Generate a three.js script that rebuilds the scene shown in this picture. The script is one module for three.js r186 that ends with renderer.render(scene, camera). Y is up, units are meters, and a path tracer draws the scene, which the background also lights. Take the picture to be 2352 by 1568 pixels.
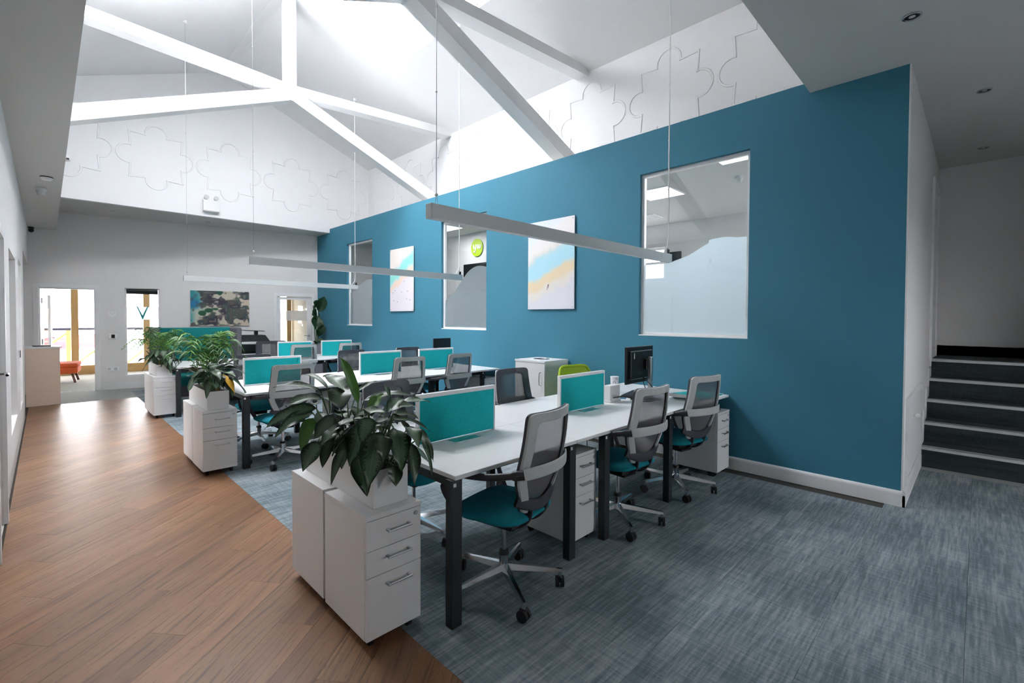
import * as THREE from 'three';
import { mergeGeometries } from 'three/addons/utils/BufferGeometryUtils.js';
import { RoundedBoxGeometry } from 'three/addons/geometries/RoundedBoxGeometry.js';
import { RectAreaLightUniformsLib } from 'three/addons/lights/RectAreaLightUniformsLib.js';

// ---------------------------------------------------------------- camera, sky, exposure
const scene = new THREE.Scene();
const FOCAL = 1072.1, W = 2352, H = 1568;
const camera = new THREE.PerspectiveCamera(2 * Math.atan(H / 2 / FOCAL) * 180 / Math.PI, W / H, 0.05, 400);
{
  const yaw = 0.7853432, pitch = -0.020479, roll = 0.0044028;
  const f = new THREE.Vector3(Math.sin(yaw) * Math.cos(pitch), Math.sin(pitch), -Math.cos(yaw) * Math.cos(pitch));
  const r = new THREE.Vector3(Math.cos(yaw), 0, Math.sin(yaw)), u = new THREE.Vector3().crossVectors(r, f);
  const r2 = r.clone().multiplyScalar(Math.cos(roll)).addScaledVector(u, Math.sin(roll));
  const u2 = u.clone().multiplyScalar(Math.cos(roll)).addScaledVector(r, -Math.sin(roll));
  camera.matrixAutoUpdate = true;
  camera.position.set(0, 1.5, 0);
  camera.quaternion.setFromRotationMatrix(new THREE.Matrix4().makeBasis(r2, u2, f.clone().negate()));
  camera.setViewOffset(W, H, 0, 32, W, H);       // the lens sits a little high in the frame
}
scene.background = new THREE.Color().setRGB(0.97, 0.985, 1.03);   // bright overcast sky
scene.backgroundIntensity = 1.0;
const renderer = new THREE.WebGLRenderer({ antialias: true });
renderer.toneMapping = THREE.LinearToneMapping;
renderer.toneMappingExposure = 25;
renderer.shadowMap.enabled = true;
RectAreaLightUniformsLib.init();

// ---------------------------------------------------------------- small tools
let seed = 12345;
const rnd = () => { seed = (seed * 1664525 + 1013904223) >>> 0; return seed / 4294967296; };
const rr = (a, b) => a + (b - a) * rnd();
const V = (x, y, z) => new THREE.Vector3(x, y, z);
const lerp = (a, b, t) => a + (b - a) * t;
const smooth = (a, b, x) => { const t = Math.min(1, Math.max(0, (x - a) / (b - a))); return t * t * (3 - 2 * t); };
const used = {};
function numbered(n) { const k = used[n] = (used[n] ?? -1) + 1; return k ? n + '_' + String(k).padStart(3, '0') : n; }
const shade = (o) => { o.traverse((c) => { if (c.isMesh) { c.castShadow = true; c.receiveShadow = true; } }); return o; };
function tag(o, label, category, group) { o.userData = { label, category }; if (group) o.userData.group = group; return o; }
function thing(name, label, category, p = [0, 0, 0], turn = 0, group) {
  const o = new THREE.Group(); o.name = numbered(name); o.position.set(...p); o.rotation.y = turn; scene.add(o);
  return tag(o, label, category, group);
}
function part(parent, name, geo, mat) {
  const m = new THREE.Mesh(Array.isArray(geo) ? merge(geo) : geo, mat); m.name = name; m.castShadow = m.receiveShadow = true; parent.add(m); return m;
}
function single(name, label, category, geo, mat, p, turn = 0, group) {
  const m = new THREE.Mesh(Array.isArray(geo) ? merge(geo) : geo, mat); m.name = numbered(name); m.castShadow = m.receiveShadow = true;
  if (p) m.position.set(...p); m.rotation.y = turn; scene.add(m); return tag(m, label, category, group);
}
function struct(name, geo, mat) {
  const m = geo ? new THREE.Mesh(Array.isArray(geo) ? merge(geo) : geo, mat) : new THREE.Group();
  m.name = name; m.userData.kind = 'structure'; m.castShadow = m.receiveShadow = true; scene.add(m); return m;
}
function copyOf(o, label, p, turn = 0) {
  const c = o.clone(); c.name = numbered(o.name.replace(/_\d{3}$/, '')); c.userData = { ...o.userData, label };
  c.position.set(...p); c.rotation.y = turn; scene.add(c); return c;
}
function merge(list) {
  const clean = list.map((g) => { const n = g.index ? g.toNonIndexed() : g; for (const k of Object.keys(n.attributes)) if (!['position', 'normal', 'uv'].includes(k)) n.deleteAttribute(k); return n; });
  return mergeGeometries(clean);
}
const box = (w, h, d, x = 0, y = 0, z = 0) => new THREE.BoxGeometry(w, h, d).translate(x, y, z);
const span = (x0, x1, y0, y1, z0, z1) => box(x1 - x0, y1 - y0, z1 - z0, (x0 + x1) / 2, (y0 + y1) / 2, (z0 + z1) / 2);
const rbox = (w, h, d, r, x = 0, y = 0, z = 0, s = 2) => new RoundedBoxGeometry(w, h, d, s, r).translate(x, y, z);
const rspan = (x0, x1, y0, y1, z0, z1, r) => rbox(x1 - x0, y1 - y0, z1 - z0, r, (x0 + x1) / 2, (y0 + y1) / 2, (z0 + z1) / 2);
const cyl = (r0, r1, h, x = 0, y = 0, z = 0, s = 20) => new THREE.CylinderGeometry(r0, r1, h, s).translate(x, y, z);
const tube = (pts, r, n = 24, s = 8, closed = false) => new THREE.TubeGeometry(new THREE.CatmullRomCurve3(pts.map((p) => V(...p)), closed), n, r, s, closed);
function bar(a, b, w, h, up = [0, 1, 0]) {        // square bar from a to b, w sideways, h along up
  const A = V(...a), B = V(...b), d = B.clone().sub(A), L = d.length(); d.normalize();
  const s = new THREE.Vector3().crossVectors(V(...up), d).normalize(), u = new THREE.Vector3().crossVectors(d, s);
  return new THREE.BoxGeometry(w, h, L).applyMatrix4(new THREE.Matrix4().makeBasis(s, u, d).setPosition(A.add(B).multiplyScalar(0.5)));
}
function grid(n, m, f) {                          // a sheet of n x m cells; f(u, v) gives [x, y, z]
  const p = [], uv = [], ix = [];
  for (let j = 0; j <= m; j++) for (let i = 0; i <= n; i++) { p.push(...f(i / n, j / m)); uv.push(i / n, j / m); }
  for (let j = 0; j < m; j++) for (let i = 0; i < n; i++) { const a = j * (n + 1) + i, b = a + 1, c = a + n + 1, d = c + 1; ix.push(a, b, d, a, d, c); }
  const g = new THREE.BufferGeometry();
  g.setAttribute('position', new THREE.Float32BufferAttribute(p, 3)); g.setAttribute('uv', new THREE.Float32BufferAttribute(uv, 2)); g.setIndex(ix); g.computeVertexNormals();
  return g;
}
function sweep(path, w, h, up = [0, 1, 0], taper = () => 1) {   // rounded flat bar along a path: w sideways, h along up
  const c = new THREE.CatmullRomCurve3(path.map((p) => V(...p))), n = path.length * 6, K = 12;
  return grid(K, n, (u, v) => {
    const q = c.getPoint(v), t = c.getTangent(v), s = new THREE.Vector3().crossVectors(V(...up), t).normalize(), b = new THREE.Vector3().crossVectors(t, s);
    const a = u * Math.PI * 2, k = taper(v), e = (x) => Math.sign(x) * Math.pow(Math.abs(x), 0.55);
    q.addScaledVector(s, e(Math.cos(a)) * w / 2 * k).addScaledVector(b, e(Math.sin(a)) * h / 2 * k);
    return [q.x, q.y, q.z];
  });
}
function rectShape(x0, x1, y0, y1, holes = []) {
  const s = new THREE.Shape([new THREE.Vector2(x0, y0), new THREE.Vector2(x1, y0), new THREE.Vector2(x1, y1), new THREE.Vector2(x0, y1)]);
  for (const [a, b, c, d] of holes) s.holes.push(new THREE.Path([new THREE.Vector2(a, c), new THREE.Vector2(a, d), new THREE.Vector2(b, d), new THREE.Vector2(b, c)]));
  return s;
}
const extrude = (shape, depth, bevel = 0) => new THREE.ExtrudeGeometry(shape, { depth, bevelEnabled: bevel > 0, bevelThickness: bevel, bevelSize: bevel, bevelSegments: 2, curveSegments: 12 });
const wallZ = (z, t, x0, x1, y0, y1, holes) => extrude(rectShape(x0, x1, y0, y1, holes), t).translate(0, 0, z);          // from z towards the camera by t
const wallX = (x, t, z0, z1, y0, y1, holes = []) => extrude(rectShape(-z1, -z0, y0, y1, holes.map(([a, b, c, d]) => [-b, -a, c, d])), t).rotateY(Math.PI / 2).translate(x, 0, 0); // from x to x + t
const flatXZ = (shape, depth, y) => extrude(shape, depth).rotateX(-Math.PI / 2).translate(0, y, 0);                     // shape in (x, -z)

// ---------------------------------------------------------------- noise and textures
const hash = (x, y, s) => { let n = Math.imul(x | 0, 374761393) + Math.imul(y | 0, 668265263) + Math.imul(s | 0, 982451653); n = Math.imul(n ^ (n >>> 13), 1274126177); return ((n ^ (n >>> 16)) >>> 0) / 4294967296; };
function noise(x, y, px, py, s) {                 // value noise that repeats after px, py cells
  const x0 = Math.floor(x), y0 = Math.floor(y), fx = x - x0, fy = y - y0, u = fx * fx * (3 - 2 * fx), v = fy * fy * (3 - 2 * fy), m = (a, p) => ((a % p) + p) % p;
  return lerp(lerp(hash(m(x0, px), m(y0, py), s), hash(m(x0 + 1, px), m(y0, py), s), u), lerp(hash(m(x0, px), m(y0 + 1, py), s), hash(m(x0 + 1, px), m(y0 + 1, py), s), u), v);
}
function texture(w, h, fn, { srgb = true, repeat } = {}) {
  const d = new Uint8Array(w * h * 4);
  for (let y = 0; y < h; y++) for (let x = 0; x < w; x++) { const c = fn(x / w, y / h), i = (y * w + x) * 4; d[i] = Math.min(255, Math.max(0, c[0])); d[i + 1] = Math.min(255, Math.max(0, c[1])); d[i + 2] = Math.min(255, Math.max(0, c[2])); d[i + 3] = 255; }
  const t = new THREE.DataTexture(d, w, h); t.magFilter = THREE.LinearFilter; t.minFilter = THREE.LinearFilter; t.wrapS = t.wrapT = THREE.RepeatWrapping;
  if (srgb) t.colorSpace = THREE.SRGBColorSpace; if (repeat) t.repeat.set(...repeat); t.needsUpdate = true; return t;
}
const mixc = (a, b, t) => [lerp(a[0], b[0], t), lerp(a[1], b[1], t), lerp(a[2], b[2], t)];
const carpetTex = texture(1024, 1024, (u, v) => {         // u runs along x (2 m), v along z: long streaks along x, finer cross threads
  const streak = noise(u * 14, v * 220, 14, 220, 1) * 0.5 + noise(u * 40, v * 400, 40, 400, 2) * 0.3 + noise(u * 5, v * 60, 5, 60, 3) * 0.2;
  const cross = noise(u * 260, v * 18, 260, 18, 4), patch = noise(u * 7, v * 7, 7, 7, 5), pile = hash(Math.floor(u * 1024), Math.floor(v * 1024), 6);
  const t = streak * 0.62 + cross * 0.18 + patch * 0.3 + (pile - 0.5) * 0.22 - 0.05;
  return mixc([98, 114, 120], [186, 192, 196], Math.min(1, Math.max(0, (t - 0.2) * 1.5)));
});
const woodTex = texture(1024, 512, (u, v) => {            // u along the plank (2.4 m), v across six planks' width
  const bend = noise(u * 5, v * 9, 5, 9, 11) * 0.05, w = v + bend;
  const broad = noise(u * 3, w * 18, 3, 18, 12), fine = noise(u * 10, w * 130, 10, 130, 13), pore = noise(u * 60, w * 380, 60, 380, 14), cloud = noise(u * 4, v * 5, 4, 5, 15);
  let c = mixc([150, 112, 82], [196, 156, 120], broad * 0.6 + cloud * 0.5);
  c = mixc(c, [108, 84, 68], smooth(0.55, 0.95, fine) * 0.55);
  return mixc(c, [92, 70, 56], smooth(0.72, 1, pore) * 0.4);
});
const fabricTex = texture(256, 256, (u, v) => { const t = (noise(u * 128, v * 24, 128, 24, 21) + noise(u * 24, v * 128, 24, 128, 22)) * 0.5; const k = 225 + 30 * t; return [k, k, k]; });
const plasterBump = texture(512, 512, (u, v) => { const k = 110 + 60 * noise(u * 120, v * 120, 120, 120, 31) + 50 * noise(u * 34, v * 34, 34, 34, 32); return [k, k, k]; }, { srgb: false });
const leafTex = texture(256, 512, (u, v) => {             // u across the blade, v from stalk to tip
  const a = Math.abs(u - 0.5) * 2, feather = noise(a * 6 - v * 22, v * 40, 512, 512, 41) * 0.5 + noise(a * 18 - v * 60, v * 90, 512, 512, 42) * 0.35;
  const inner = smooth(0.86, 0.42, a + (feather - 0.4) * 0.75) * smooth(0, 0.1, v);
  let c = mixc([16, 38, 14], [92, 112, 88], inner * 0.85);
  const vein = Math.abs(((a * 3.2 - v * 15) % 1 + 1) % 1 - 0.5) * 2;
  c = mixc(c, [20, 48, 18], smooth(0.75, 1, vein) * 0.35);
  return mixc(c, [110, 138, 92], smooth(0.05, 0.0, a) * 0.6);
});

// ---------------------------------------------------------------- materials
const std = (o) => new THREE.MeshStandardMaterial(o), phys = (o) => new THREE.MeshPhysicalMaterial(o);
const rgb = (r, g, b) => new THREE.Color().setRGB(r, g, b);
const M = {
  white: std({ color: rgb(0.83, 0.83, 0.835), roughness: 0.85, bumpMap: plasterBump, bumpScale: 0.0004 }),
  wall: std({ color: rgb(0.76, 0.745, 0.735), roughness: 0.85 }),
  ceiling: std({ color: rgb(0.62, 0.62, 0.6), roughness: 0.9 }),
  blue: std({ color: rgb(0.042, 0.2, 0.29), roughness: 0.75, bumpMap: plasterBump, bumpScale: 0.0004 }),
  gloss: std({ color: rgb(0.82, 0.82, 0.82), roughness: 0.35 }),
  trim: std({ color: rgb(0.8, 0.8, 0.8), roughness: 0.4 }),
  laminate: std({ color: rgb(0.78, 0.78, 0.785), roughness: 0.38 }),
  laminateEdge: std({ color: rgb(0.7, 0.7, 0.7), roughness: 0.45 }),
  cabinet: std({ color: rgb(0.76, 0.75, 0.74), roughness: 0.42 }),
  black: std({ color: rgb(0.018, 0.02, 0.022), roughness: 0.45 }),
  rubber: std({ color: rgb(0.012, 0.012, 0.013), roughness: 0.6 }),
  charcoal: std({ color: rgb(0.045, 0.043, 0.055), roughness: 0.42 }),
  paleGrey: std({ color: rgb(0.52, 0.53, 0.52), roughness: 0.5 }),
  mesh: std({ color: rgb(0.1, 0.095, 0.1), roughness: 0.9, transparent: true, opacity: 0.74 }),
  teal: std({ color: rgb(0.0, 0.25, 0.32), roughness: 0.95, map: fabricTex }),
  screen: std({ color: rgb(0.004, 0.5, 0.52), roughness: 0.95, map: fabricTex }),
  chrome: std({ color: rgb(0.75, 0.75, 0.77), roughness: 0.12, metalness: 1 }),
  steel: std({ color: rgb(0.55, 0.55, 0.56), roughness: 0.3, metalness: 1 }),
  alu: std({ color: rgb(0.62, 0.63, 0.63), roughness: 0.45, metalness: 0.35 }),
  lime: std({ color: rgb(0.36, 0.5, 0.008), roughness: 0.5 }),
  dark: std({ color: rgb(0.006, 0.006, 0.007), roughness: 0.35 }),
  soil: std({ color: rgb(0.02, 0.015, 0.01), roughness: 1 }),
  stem: std({ color: rgb(0.05, 0.1, 0.03), roughness: 0.6 }),
  leaf: phys({ map: leafTex, roughness: 0.38, specularIntensity: 0.7 }),
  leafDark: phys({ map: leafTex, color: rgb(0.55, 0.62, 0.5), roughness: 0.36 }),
  leafSilver: phys({ map: leafTex, color: rgb(1.5, 1.5, 1.6), roughness: 0.36 }),
  leafBright: phys({ color: rgb(0.06, 0.17, 0.02), roughness: 0.4 }),
  leafYellow: phys({ color: rgb(0.6, 0.34, 0.03), roughness: 0.5 }),
  palm: phys({ color: rgb(0.035, 0.13, 0.018), roughness: 0.45 }),
  palmLight: phys({ color: rgb(0.11, 0.27, 0.03), roughness: 0.45 }),
  fig: phys({ color: rgb(0.012, 0.045, 0.012), roughness: 0.35 }),
  glass: phys({ color: 0xffffff, transmission: 1, roughness: 0, thickness: 0, ior: 1.5 }),
  band: phys({ color: rgb(0.97, 0.97, 0.97), transmission: 1, roughness: 0.8, thickness: 0 }),
  frosted: phys({ color: rgb(0.42, 0.51, 0.57), transmission: 1, roughness: 0.9, thickness: 0 }),
  timber: std({ color: rgb(0.62, 0.42, 0.18), roughness: 0.55 }),
  orange: std({ color: rgb(0.62, 0.1, 0.025), roughness: 0.9, map: fabricTex }),
  walnut: std({ color: rgb(0.1, 0.035, 0.02), roughness: 0.5 }),
  lamp: std({ color: rgb(0.85, 0.85, 0.85), roughness: 0.5 }),
  subfloor: std({ color: rgb(0.05, 0.045, 0.04), roughness: 1 }),
  carpet: std({ color: rgb(0.78, 0.8, 0.82), map: carpetTex, roughness: 1 }),
  carpetPlain: std({ color: rgb(0.3, 0.31, 0.29), roughness: 1 }),
  stair: std({ color: rgb(0.1, 0.11, 0.11), map: carpetTex, roughness: 1 }),
};
const woodTints = [[1, 1, 1], [0.9, 0.88, 0.86], [1.06, 1.03, 1.0], [0.82, 0.8, 0.78], [1.0, 0.95, 0.9], [0.93, 0.95, 0.95]];
const woods = woodTints.map((c) => std({ map: woodTex, color: rgb(0.6 * c[0], 0.52 * c[1], 0.46 * c[2]), roughness: 0.42 }));

// ---------------------------------------------------------------- the room
const XB = 4.846, XL = -0.225, XU = 5.85, ZG = -11.04, ZN = -1.1, HC = 3.518;
const GA = 0.20026, FZ = -12.7434, CG = Math.cos(GA), SG = Math.sin(GA);
const far = (s, y, d = 0) => [s * CG - d * SG, y, FZ + s * SG + d * CG];      // a point on the far wall: s along it, d out of it towards the camera
function onFar(o) { o.position.set(0, 0, FZ); o.rotation.y = -GA; return o; }

// floor: planks laid diagonally along the aisle, carpet tiles under the desks
const floor = struct('floor');
part(floor, 'subfloor', [span(-3.4, 10.5, -0.25, -0.006, -13, 3.2), span(-3.4, 7, -0.25, -0.006, -16.6, -13)], M.subfloor);
{
  const clip = (poly, inside, cut) => { const o = []; poly.forEach((p, i) => { const q = poly[(i + 1) % poly.length], a = inside(p), b = inside(q); if (a) o.push(p); if (a !== b) o.push(cut(p, q)); }); return o; };
  const X0 = -0.21, X1 = 1.2, Z0 = -11.03, Z1 = 1.6;
  const ang = 51 * Math.PI / 180, dx = Math.sin(ang), dz = -Math.cos(ang), nx = -dz, nz = dx, PW = 0.186, PL = 1.24;
  let row = 0;
  for (let w = -9; w < 3; w += PW, row++) for (let l = -8 + ((row * 0.37) % 1) * PL; l < 10; l += PL) {
    const g = 0.0006;
    let poly = [[l + g, w + g], [l + PL - g, w + g], [l + PL - g, w + PW - g], [l + g, w + PW - g]].map(([a, b]) => ({ x: a * dx + b * nx, z: a * dz + b * nz, u: a, v: b }));
    const cut = (k, val) => (p, q) => { const t = (val - p[k]) / (q[k] - p[k]); return { x: lerp(p.x, q.x, t), z: lerp(p.z, q.z, t), u: lerp(p.u, q.u, t), v: lerp(p.v, q.v, t) }; };
    poly = clip(poly, (p) => p.x >= X0, cut('x', X0)); if (poly.length > 2) poly = clip(poly, (p) => p.x <= X1, cut('x', X1));
    if (poly.length > 2) poly = clip(poly, (p) => p.z >= Z0, cut('z', Z0)); if (poly.length > 2) poly = clip(poly, (p) => p.z <= Z1, cut('z', Z1));
    const ou = rnd(), ov = rnd(), tint = woods[Math.floor(rnd() * woods.length)];
    if (poly.length < 3) continue;
    const P = [], U = [], N = poly.length, put = (p, y) => { P.push(p.x, y, p.z); U.push(p.u / 2.4 + ou, p.v / 1.1 + ov); };
    const c = poly.reduce((s, p) => s + 0, 0);
    for (let i = 1; i < N - 1; i++) { put(poly[0], c); put(poly[i], 0); put(poly[i + 1], 0); }
    for (let i = 0; i < N; i++) { const p = poly[i], q = poly[(i + 1) % N]; put(p, 0); put(p, -0.005); put(q, -0.005); put(p, 0); put(q, -0.005); put(q, 0); }
    const geo = new THREE.BufferGeometry(); geo.setAttribute('position', new THREE.Float32BufferAttribute(P, 3)); geo.setAttribute('uv', new THREE.Float32BufferAttribute(U, 2)); geo.computeVertexNormals();
    const ny = geo.attributes.normal; if (ny.getY(0) < 0) { const a = geo.attributes.position.array, b = geo.attributes.uv.array; for (let i = 0; i < a.length; i += 9) for (let k = 0; k < 3; k++) [a[i + 3 + k], a[i + 6 + k]] = [a[i + 6 + k], a[i + 3 + k]]; for (let i = 0; i < b.length; i += 6) for (let k = 0; k < 2; k++) [b[i + 2 + k], b[i + 4 + k]] = [b[i + 4 + k], b[i + 2 + k]]; geo.computeVertexNormals(); }
    part(floor, 'plank', geo, tint);
  }
  // carpet tiles, half a metre square
  const tiles = [];
  for (let i = 0; i < 4; i++) for (let j = 0; j < 4; j++) {
    const g = box(0.4985, 0.006, 0.4985, 0, -0.003, 0), p = g.attributes.position, u = g.attributes.uv;
    for (let k = 0; k < p.count; k++) u.setXY(k, (p.getX(k) + 0.25 + i * 0.5) / 2, (p.getZ(k) + 0.25 + j * 0.5) / 2);
    tiles.push(g);
  }
  for (let i = 0; i < 11; i++) for (let j = 0; j < 26; j++) {
    const x = 1.2 + 0.25 + i * 0.5, z = 0.98 - 0.25 - j * 0.5;
    if ((x > 4.9 && z < -0.4) || x > 6.35) continue;
    const m = part(floor, 'carpet_tile', tiles[(i % 4) * 4 + (j % 4)], M.carpet); m.position.set(x, 0, z);
  }
  part(floor, 'carpet_strip', [span(1.2, 6.4, -0.006, 0, 0.98, 3.0), span(-0.21, 1.2, -0.006, 0, 1.6, 3.0), span(6.2, 6.4, -0.006, 0, -0.42, 0.98)], M.carpetPlain);
  part(floor, 'lobby_carpet', [span(-1.2, 1.2, -0.006, 0, -16.4, -11.03), span(1.2, 6.5, -0.006, 0, -16.4, -12.02)], M.carpetPlain);
  part(floor, 'meeting_carpet', span(4.97, 9.05, -0.006, 0.0, -11.6, -0.53), M.carpetPlain);
  part(floor, 'office_carpet', span(-3.2, -0.345, -0.006, 0, -10, 2.9), M.carpetPlain);
}

// blue wall with its three windows
const WIN = [[-2.78, -1.595, 1.306, 3.15], [-6.58, -5.415, 1.306, 3.148], [-10.15, -8.988, 1.32, 3.152]];
struct('wall_right', wallX(XB, 0.12, -11.95, -0.42, 0, 3.612, WIN), M.blue);
const films = [
  [[-2.78, 2.115], [-2.58, 2.115], [-2.45, 2.12], [-2.38, 2.14], [-2.22, 2.187], [-2.08, 2.26], [-2.012, 2.293], [-2.0, 2.325], [-1.84, 2.336], [-1.74, 2.32], [-1.6, 2.315]],
  [[-6.58, 1.8], [-6.35, 1.9], [-6.06, 2.16], [-5.92, 2.266], [-5.76, 2.325], [-5.6, 2.327], [-5.42, 2.29]],
  [[-10.15, 2.06], [-9.9, 2.1], [-9.67, 2.205], [-9.41, 2.296], [-9.22, 2.314], [-8.99, 2.28]]];
WIN.forEach(([z0, z1, y0, y1], i) => {
  const w = struct('window_' + (i + 1));
  const f = 0.035, x = XB + 0.062;
  part(w, 'window_frame', [span(x - 0.014, x + 0.03, y0, y0 + f, z0, z1), span(x - 0.014, x + 0.03, y1 - f, y1, z0, z1), span(x - 0.014, x + 0.03, y0 + f, y1 - f, z0, z0 + f), span(x - 0.014, x + 0.03, y0 + f, y1 - f, z1 - f, z1)], M.trim);
  part(w, 'window_sill', span(XB + 0.002, x - 0.014, y0, y0 + 0.012, z0, z1), M.trim);
  part(w, 'pane', span(x + 0.004, x + 0.0045, y0 + f, y1 - f, z0 + f, z1 - f), M.glass);
  const pts = films[i].map(([z, y]) => new THREE.Vector2(-Math.min(Math.max(z, z0 + f), z1 - f), y)).reverse();
  const top = new THREE.SplineCurve(pts).getPoints(40);
  const s = new THREE.Shape([new THREE.Vector2(-(z0 + f), y0 + f), ...(i < 9 ? [new THREE.Vector2(-(z1 - f), y0 + f)] : []), ...top]);
  part(w, 'frosted_film', new THREE.ShapeGeometry(s).rotateY(Math.PI / 2).translate(x + 0.008, 0, 0), M.frosted).userData.label = 'wave-topped frosted film';
});
// return wall beside the stairs, with its corner skim
struct('wall_return', [span(XB + 0.0005, 4.967, 0, HC, -0.42, -0.409), span(4.967, 8.62, 0, HC, -0.53, -0.409)], M.wall);
const ad = struct('door_1');                        // low access door in the return wall
part(ad, 'door_frame', [span(4.95, 6.28, 0.145, 0.2, -0.41, -0.39), span(4.95, 6.28, 0.81, 0.86, -0.41, -0.39), span(4.95, 5.0, 0.2, 0.81, -0.41, -0.39), span(6.2, 6.28, 0.2, 0.81, -0.41, -0.39)], M.trim);
part(ad, 'door_leaf', rspan(5.005, 6.195, 0.205, 0.805, -0.41, -0.393, 0.004), M.gloss);
part(ad, 'door_knob', new THREE.SphereGeometry(0.02, 16, 12).scale(1, 1, 0.9).translate(5.4, 0.66, -0.362), M.gloss);
part(ad, 'knob_stem', cyl(0.008, 0.008, 0.03).rotateX(Math.PI / 2).translate(5.4, 0.66, -0.382), M.gloss);
// skirting boards with a rounded top
function skirt(name, a, b, h = 0.125, t = 0.018, side = 1) {   // along a-b on the floor, sticking out to the left of a->b
  const A = V(a[0], 0, a[1]), B = V(b[0], 0, b[1]), d = B.clone().sub(A), L = d.length(); d.normalize();
  const s = new THREE.Shape(); s.moveTo(0, 0); s.lineTo(t, 0); s.lineTo(t, h - 0.03); s.quadraticCurveTo(t, h - 0.012, t * 0.55, h - 0.006); s.quadraticCurveTo(t * 0.4, h, 0, h); s.closePath();
  const n = V(d.z, 0, -d.x).multiplyScalar(side), up = V(0, 1, 0), m = new THREE.Matrix4().makeBasis(n, up, new THREE.Vector3().crossVectors(n, up)).setPosition(side > 0 ? B : A);
  const g = extrude(s, L); const e = new THREE.Vector3().crossVectors(n, up);
  if (e.dot(side > 0 ? A.clone().sub(B) : B.clone().sub(A)) < 0) m.setPosition(side > 0 ? A : B);
  return struct(name, g.applyMatrix4(m), M.trim);
}
skirt('baseboard_right', [XB, -11.8], [XB, -0.39], 0.125, 0.018, -1);
skirt('baseboard_return', [XB - 0.018, -0.409], [6.335, -0.409], 0.14, 0.018, -1);

// stairs up to the right
const stairs = struct('stair_1');
for (let k = 0; k < 5; k++) {
  const x = 6.335 + k * 0.305, y = (k + 1) * 0.206;
  const st = part(stairs, 'step', k < 4 ? span(x, x + 0.305, 0, y, -0.409, 1.6) : span(x, 8.6, 0, y, -0.409, 1.6), M.stair);
  part(st, 'nosing', [span(x - 0.006, x + 0.05, y, y + 0.005, -0.405, 1.6), span(x - 0.006, x, y - 0.03, y + 0.005, -0.405, 1.6)], M.alu);
}
{
  const s = new THREE.Shape(); s.moveTo(6.3, 0.14); for (let k = 0; k < 5; k++) { s.lineTo(6.3 + k * 0.305, 0.206 * (k + 1) + 0.12); s.lineTo(6.3 + (k + 1) * 0.305, 0.206 * (k + 1) + 0.12); } s.lineTo(8.6, 1.15); s.lineTo(8.6, 0.5); s.closePath();
  struct('trim_1', extrude(s, 0.014).translate(0, 0, -0.409), M.trim);
}
struct('wall_stair_head', wallX(8.5, 0.12, -0.409, 3.1, 0, HC), M.wall);
skirt('baseboard_stair', [8.5, -0.4], [8.5, 1.6], 0.13, 0.018, 1).position.y = 1.03;
struct('door_2', [span(7.35, 7.42, 1.03, 3.1, -0.409, -0.385), span(8.2, 8.27, 1.03, 3.1, -0.409, -0.385), span(7.35, 8.27, 3.1, 3.17, -0.409, -0.385), span(7.42, 8.2, 1.03, 3.1, -0.409, -0.4)], M.trim);
struct('wall_stair_side', span(6.3, 8.62, 0, HC, 1.6, 1.72), M.wall);
struct('wall_near', wallZ(3.0, 0.12, XL - 3.1, 8.62, 0, HC, [[3.7, 4.7, 0.95, 2.15]]), M.blue);
{ const w = struct('window_11'), f = 0.05; part(w, 'window_frame', [span(3.7, 4.7, 0.95, 1.0, 3.02, 3.08), span(3.7, 4.7, 2.1, 2.15, 3.02, 3.08), span(3.7, 3.75, 1.0, 2.1, 3.02, 3.08), span(4.65, 4.7, 1.0, 2.1, 3.02, 3.08)], M.gloss); part(w, 'pane', span(3.75, 4.65, 1.0, 2.1, 3.05, 3.051), M.glass); }

// flat ceilings round the roof opening
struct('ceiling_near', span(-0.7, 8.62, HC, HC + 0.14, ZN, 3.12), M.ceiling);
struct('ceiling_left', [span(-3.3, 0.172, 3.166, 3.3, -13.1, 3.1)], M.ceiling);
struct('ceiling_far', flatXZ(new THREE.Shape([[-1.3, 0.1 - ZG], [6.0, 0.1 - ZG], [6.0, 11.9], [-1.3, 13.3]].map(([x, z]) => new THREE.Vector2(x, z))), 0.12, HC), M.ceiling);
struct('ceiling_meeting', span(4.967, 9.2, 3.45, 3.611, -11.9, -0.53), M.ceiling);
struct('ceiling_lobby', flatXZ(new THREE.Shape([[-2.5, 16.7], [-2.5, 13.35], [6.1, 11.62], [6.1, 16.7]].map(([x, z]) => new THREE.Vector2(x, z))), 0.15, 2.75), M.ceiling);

// gable, upper walls and the pitched roof
const RX = 2.63, RY = 6.5, EY = 5.22, EL = -0.59;
const gableShape = (y0) => new THREE.Shape([[EL - 0.1, y0], [XU + 0.1, y0], [XU + 0.1, EY], [RX, RY], [EL - 0.1, EY]].map(([x, y]) => new THREE.Vector2(x, y)));
const gable = struct('wall_gable_far', extrude(gableShape(HC), 0.1).translate(0, 0, ZG - 0.1), M.white);
struct('wall_gable_near', extrude(gableShape(HC + 0.1), 0.1).translate(0, 0, ZN), M.white);
const upper = struct('wall_upper_right', wallX(XU, 0.12, ZG - 0.1, ZN + 0.1, 3.55, EY + 0.05), M.white);
struct('wall_upper_left', [wallX(EL - 0.12, 0.12, ZG - 0.1, ZN + 0.1, 3.28, EY + 0.05), span(-0.72, -0.6, 3.28, 3.66, ZN, 3.12), span(-0.72, -0.6, 3.28, 3.66, -13.3, ZG)], M.white);
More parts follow.
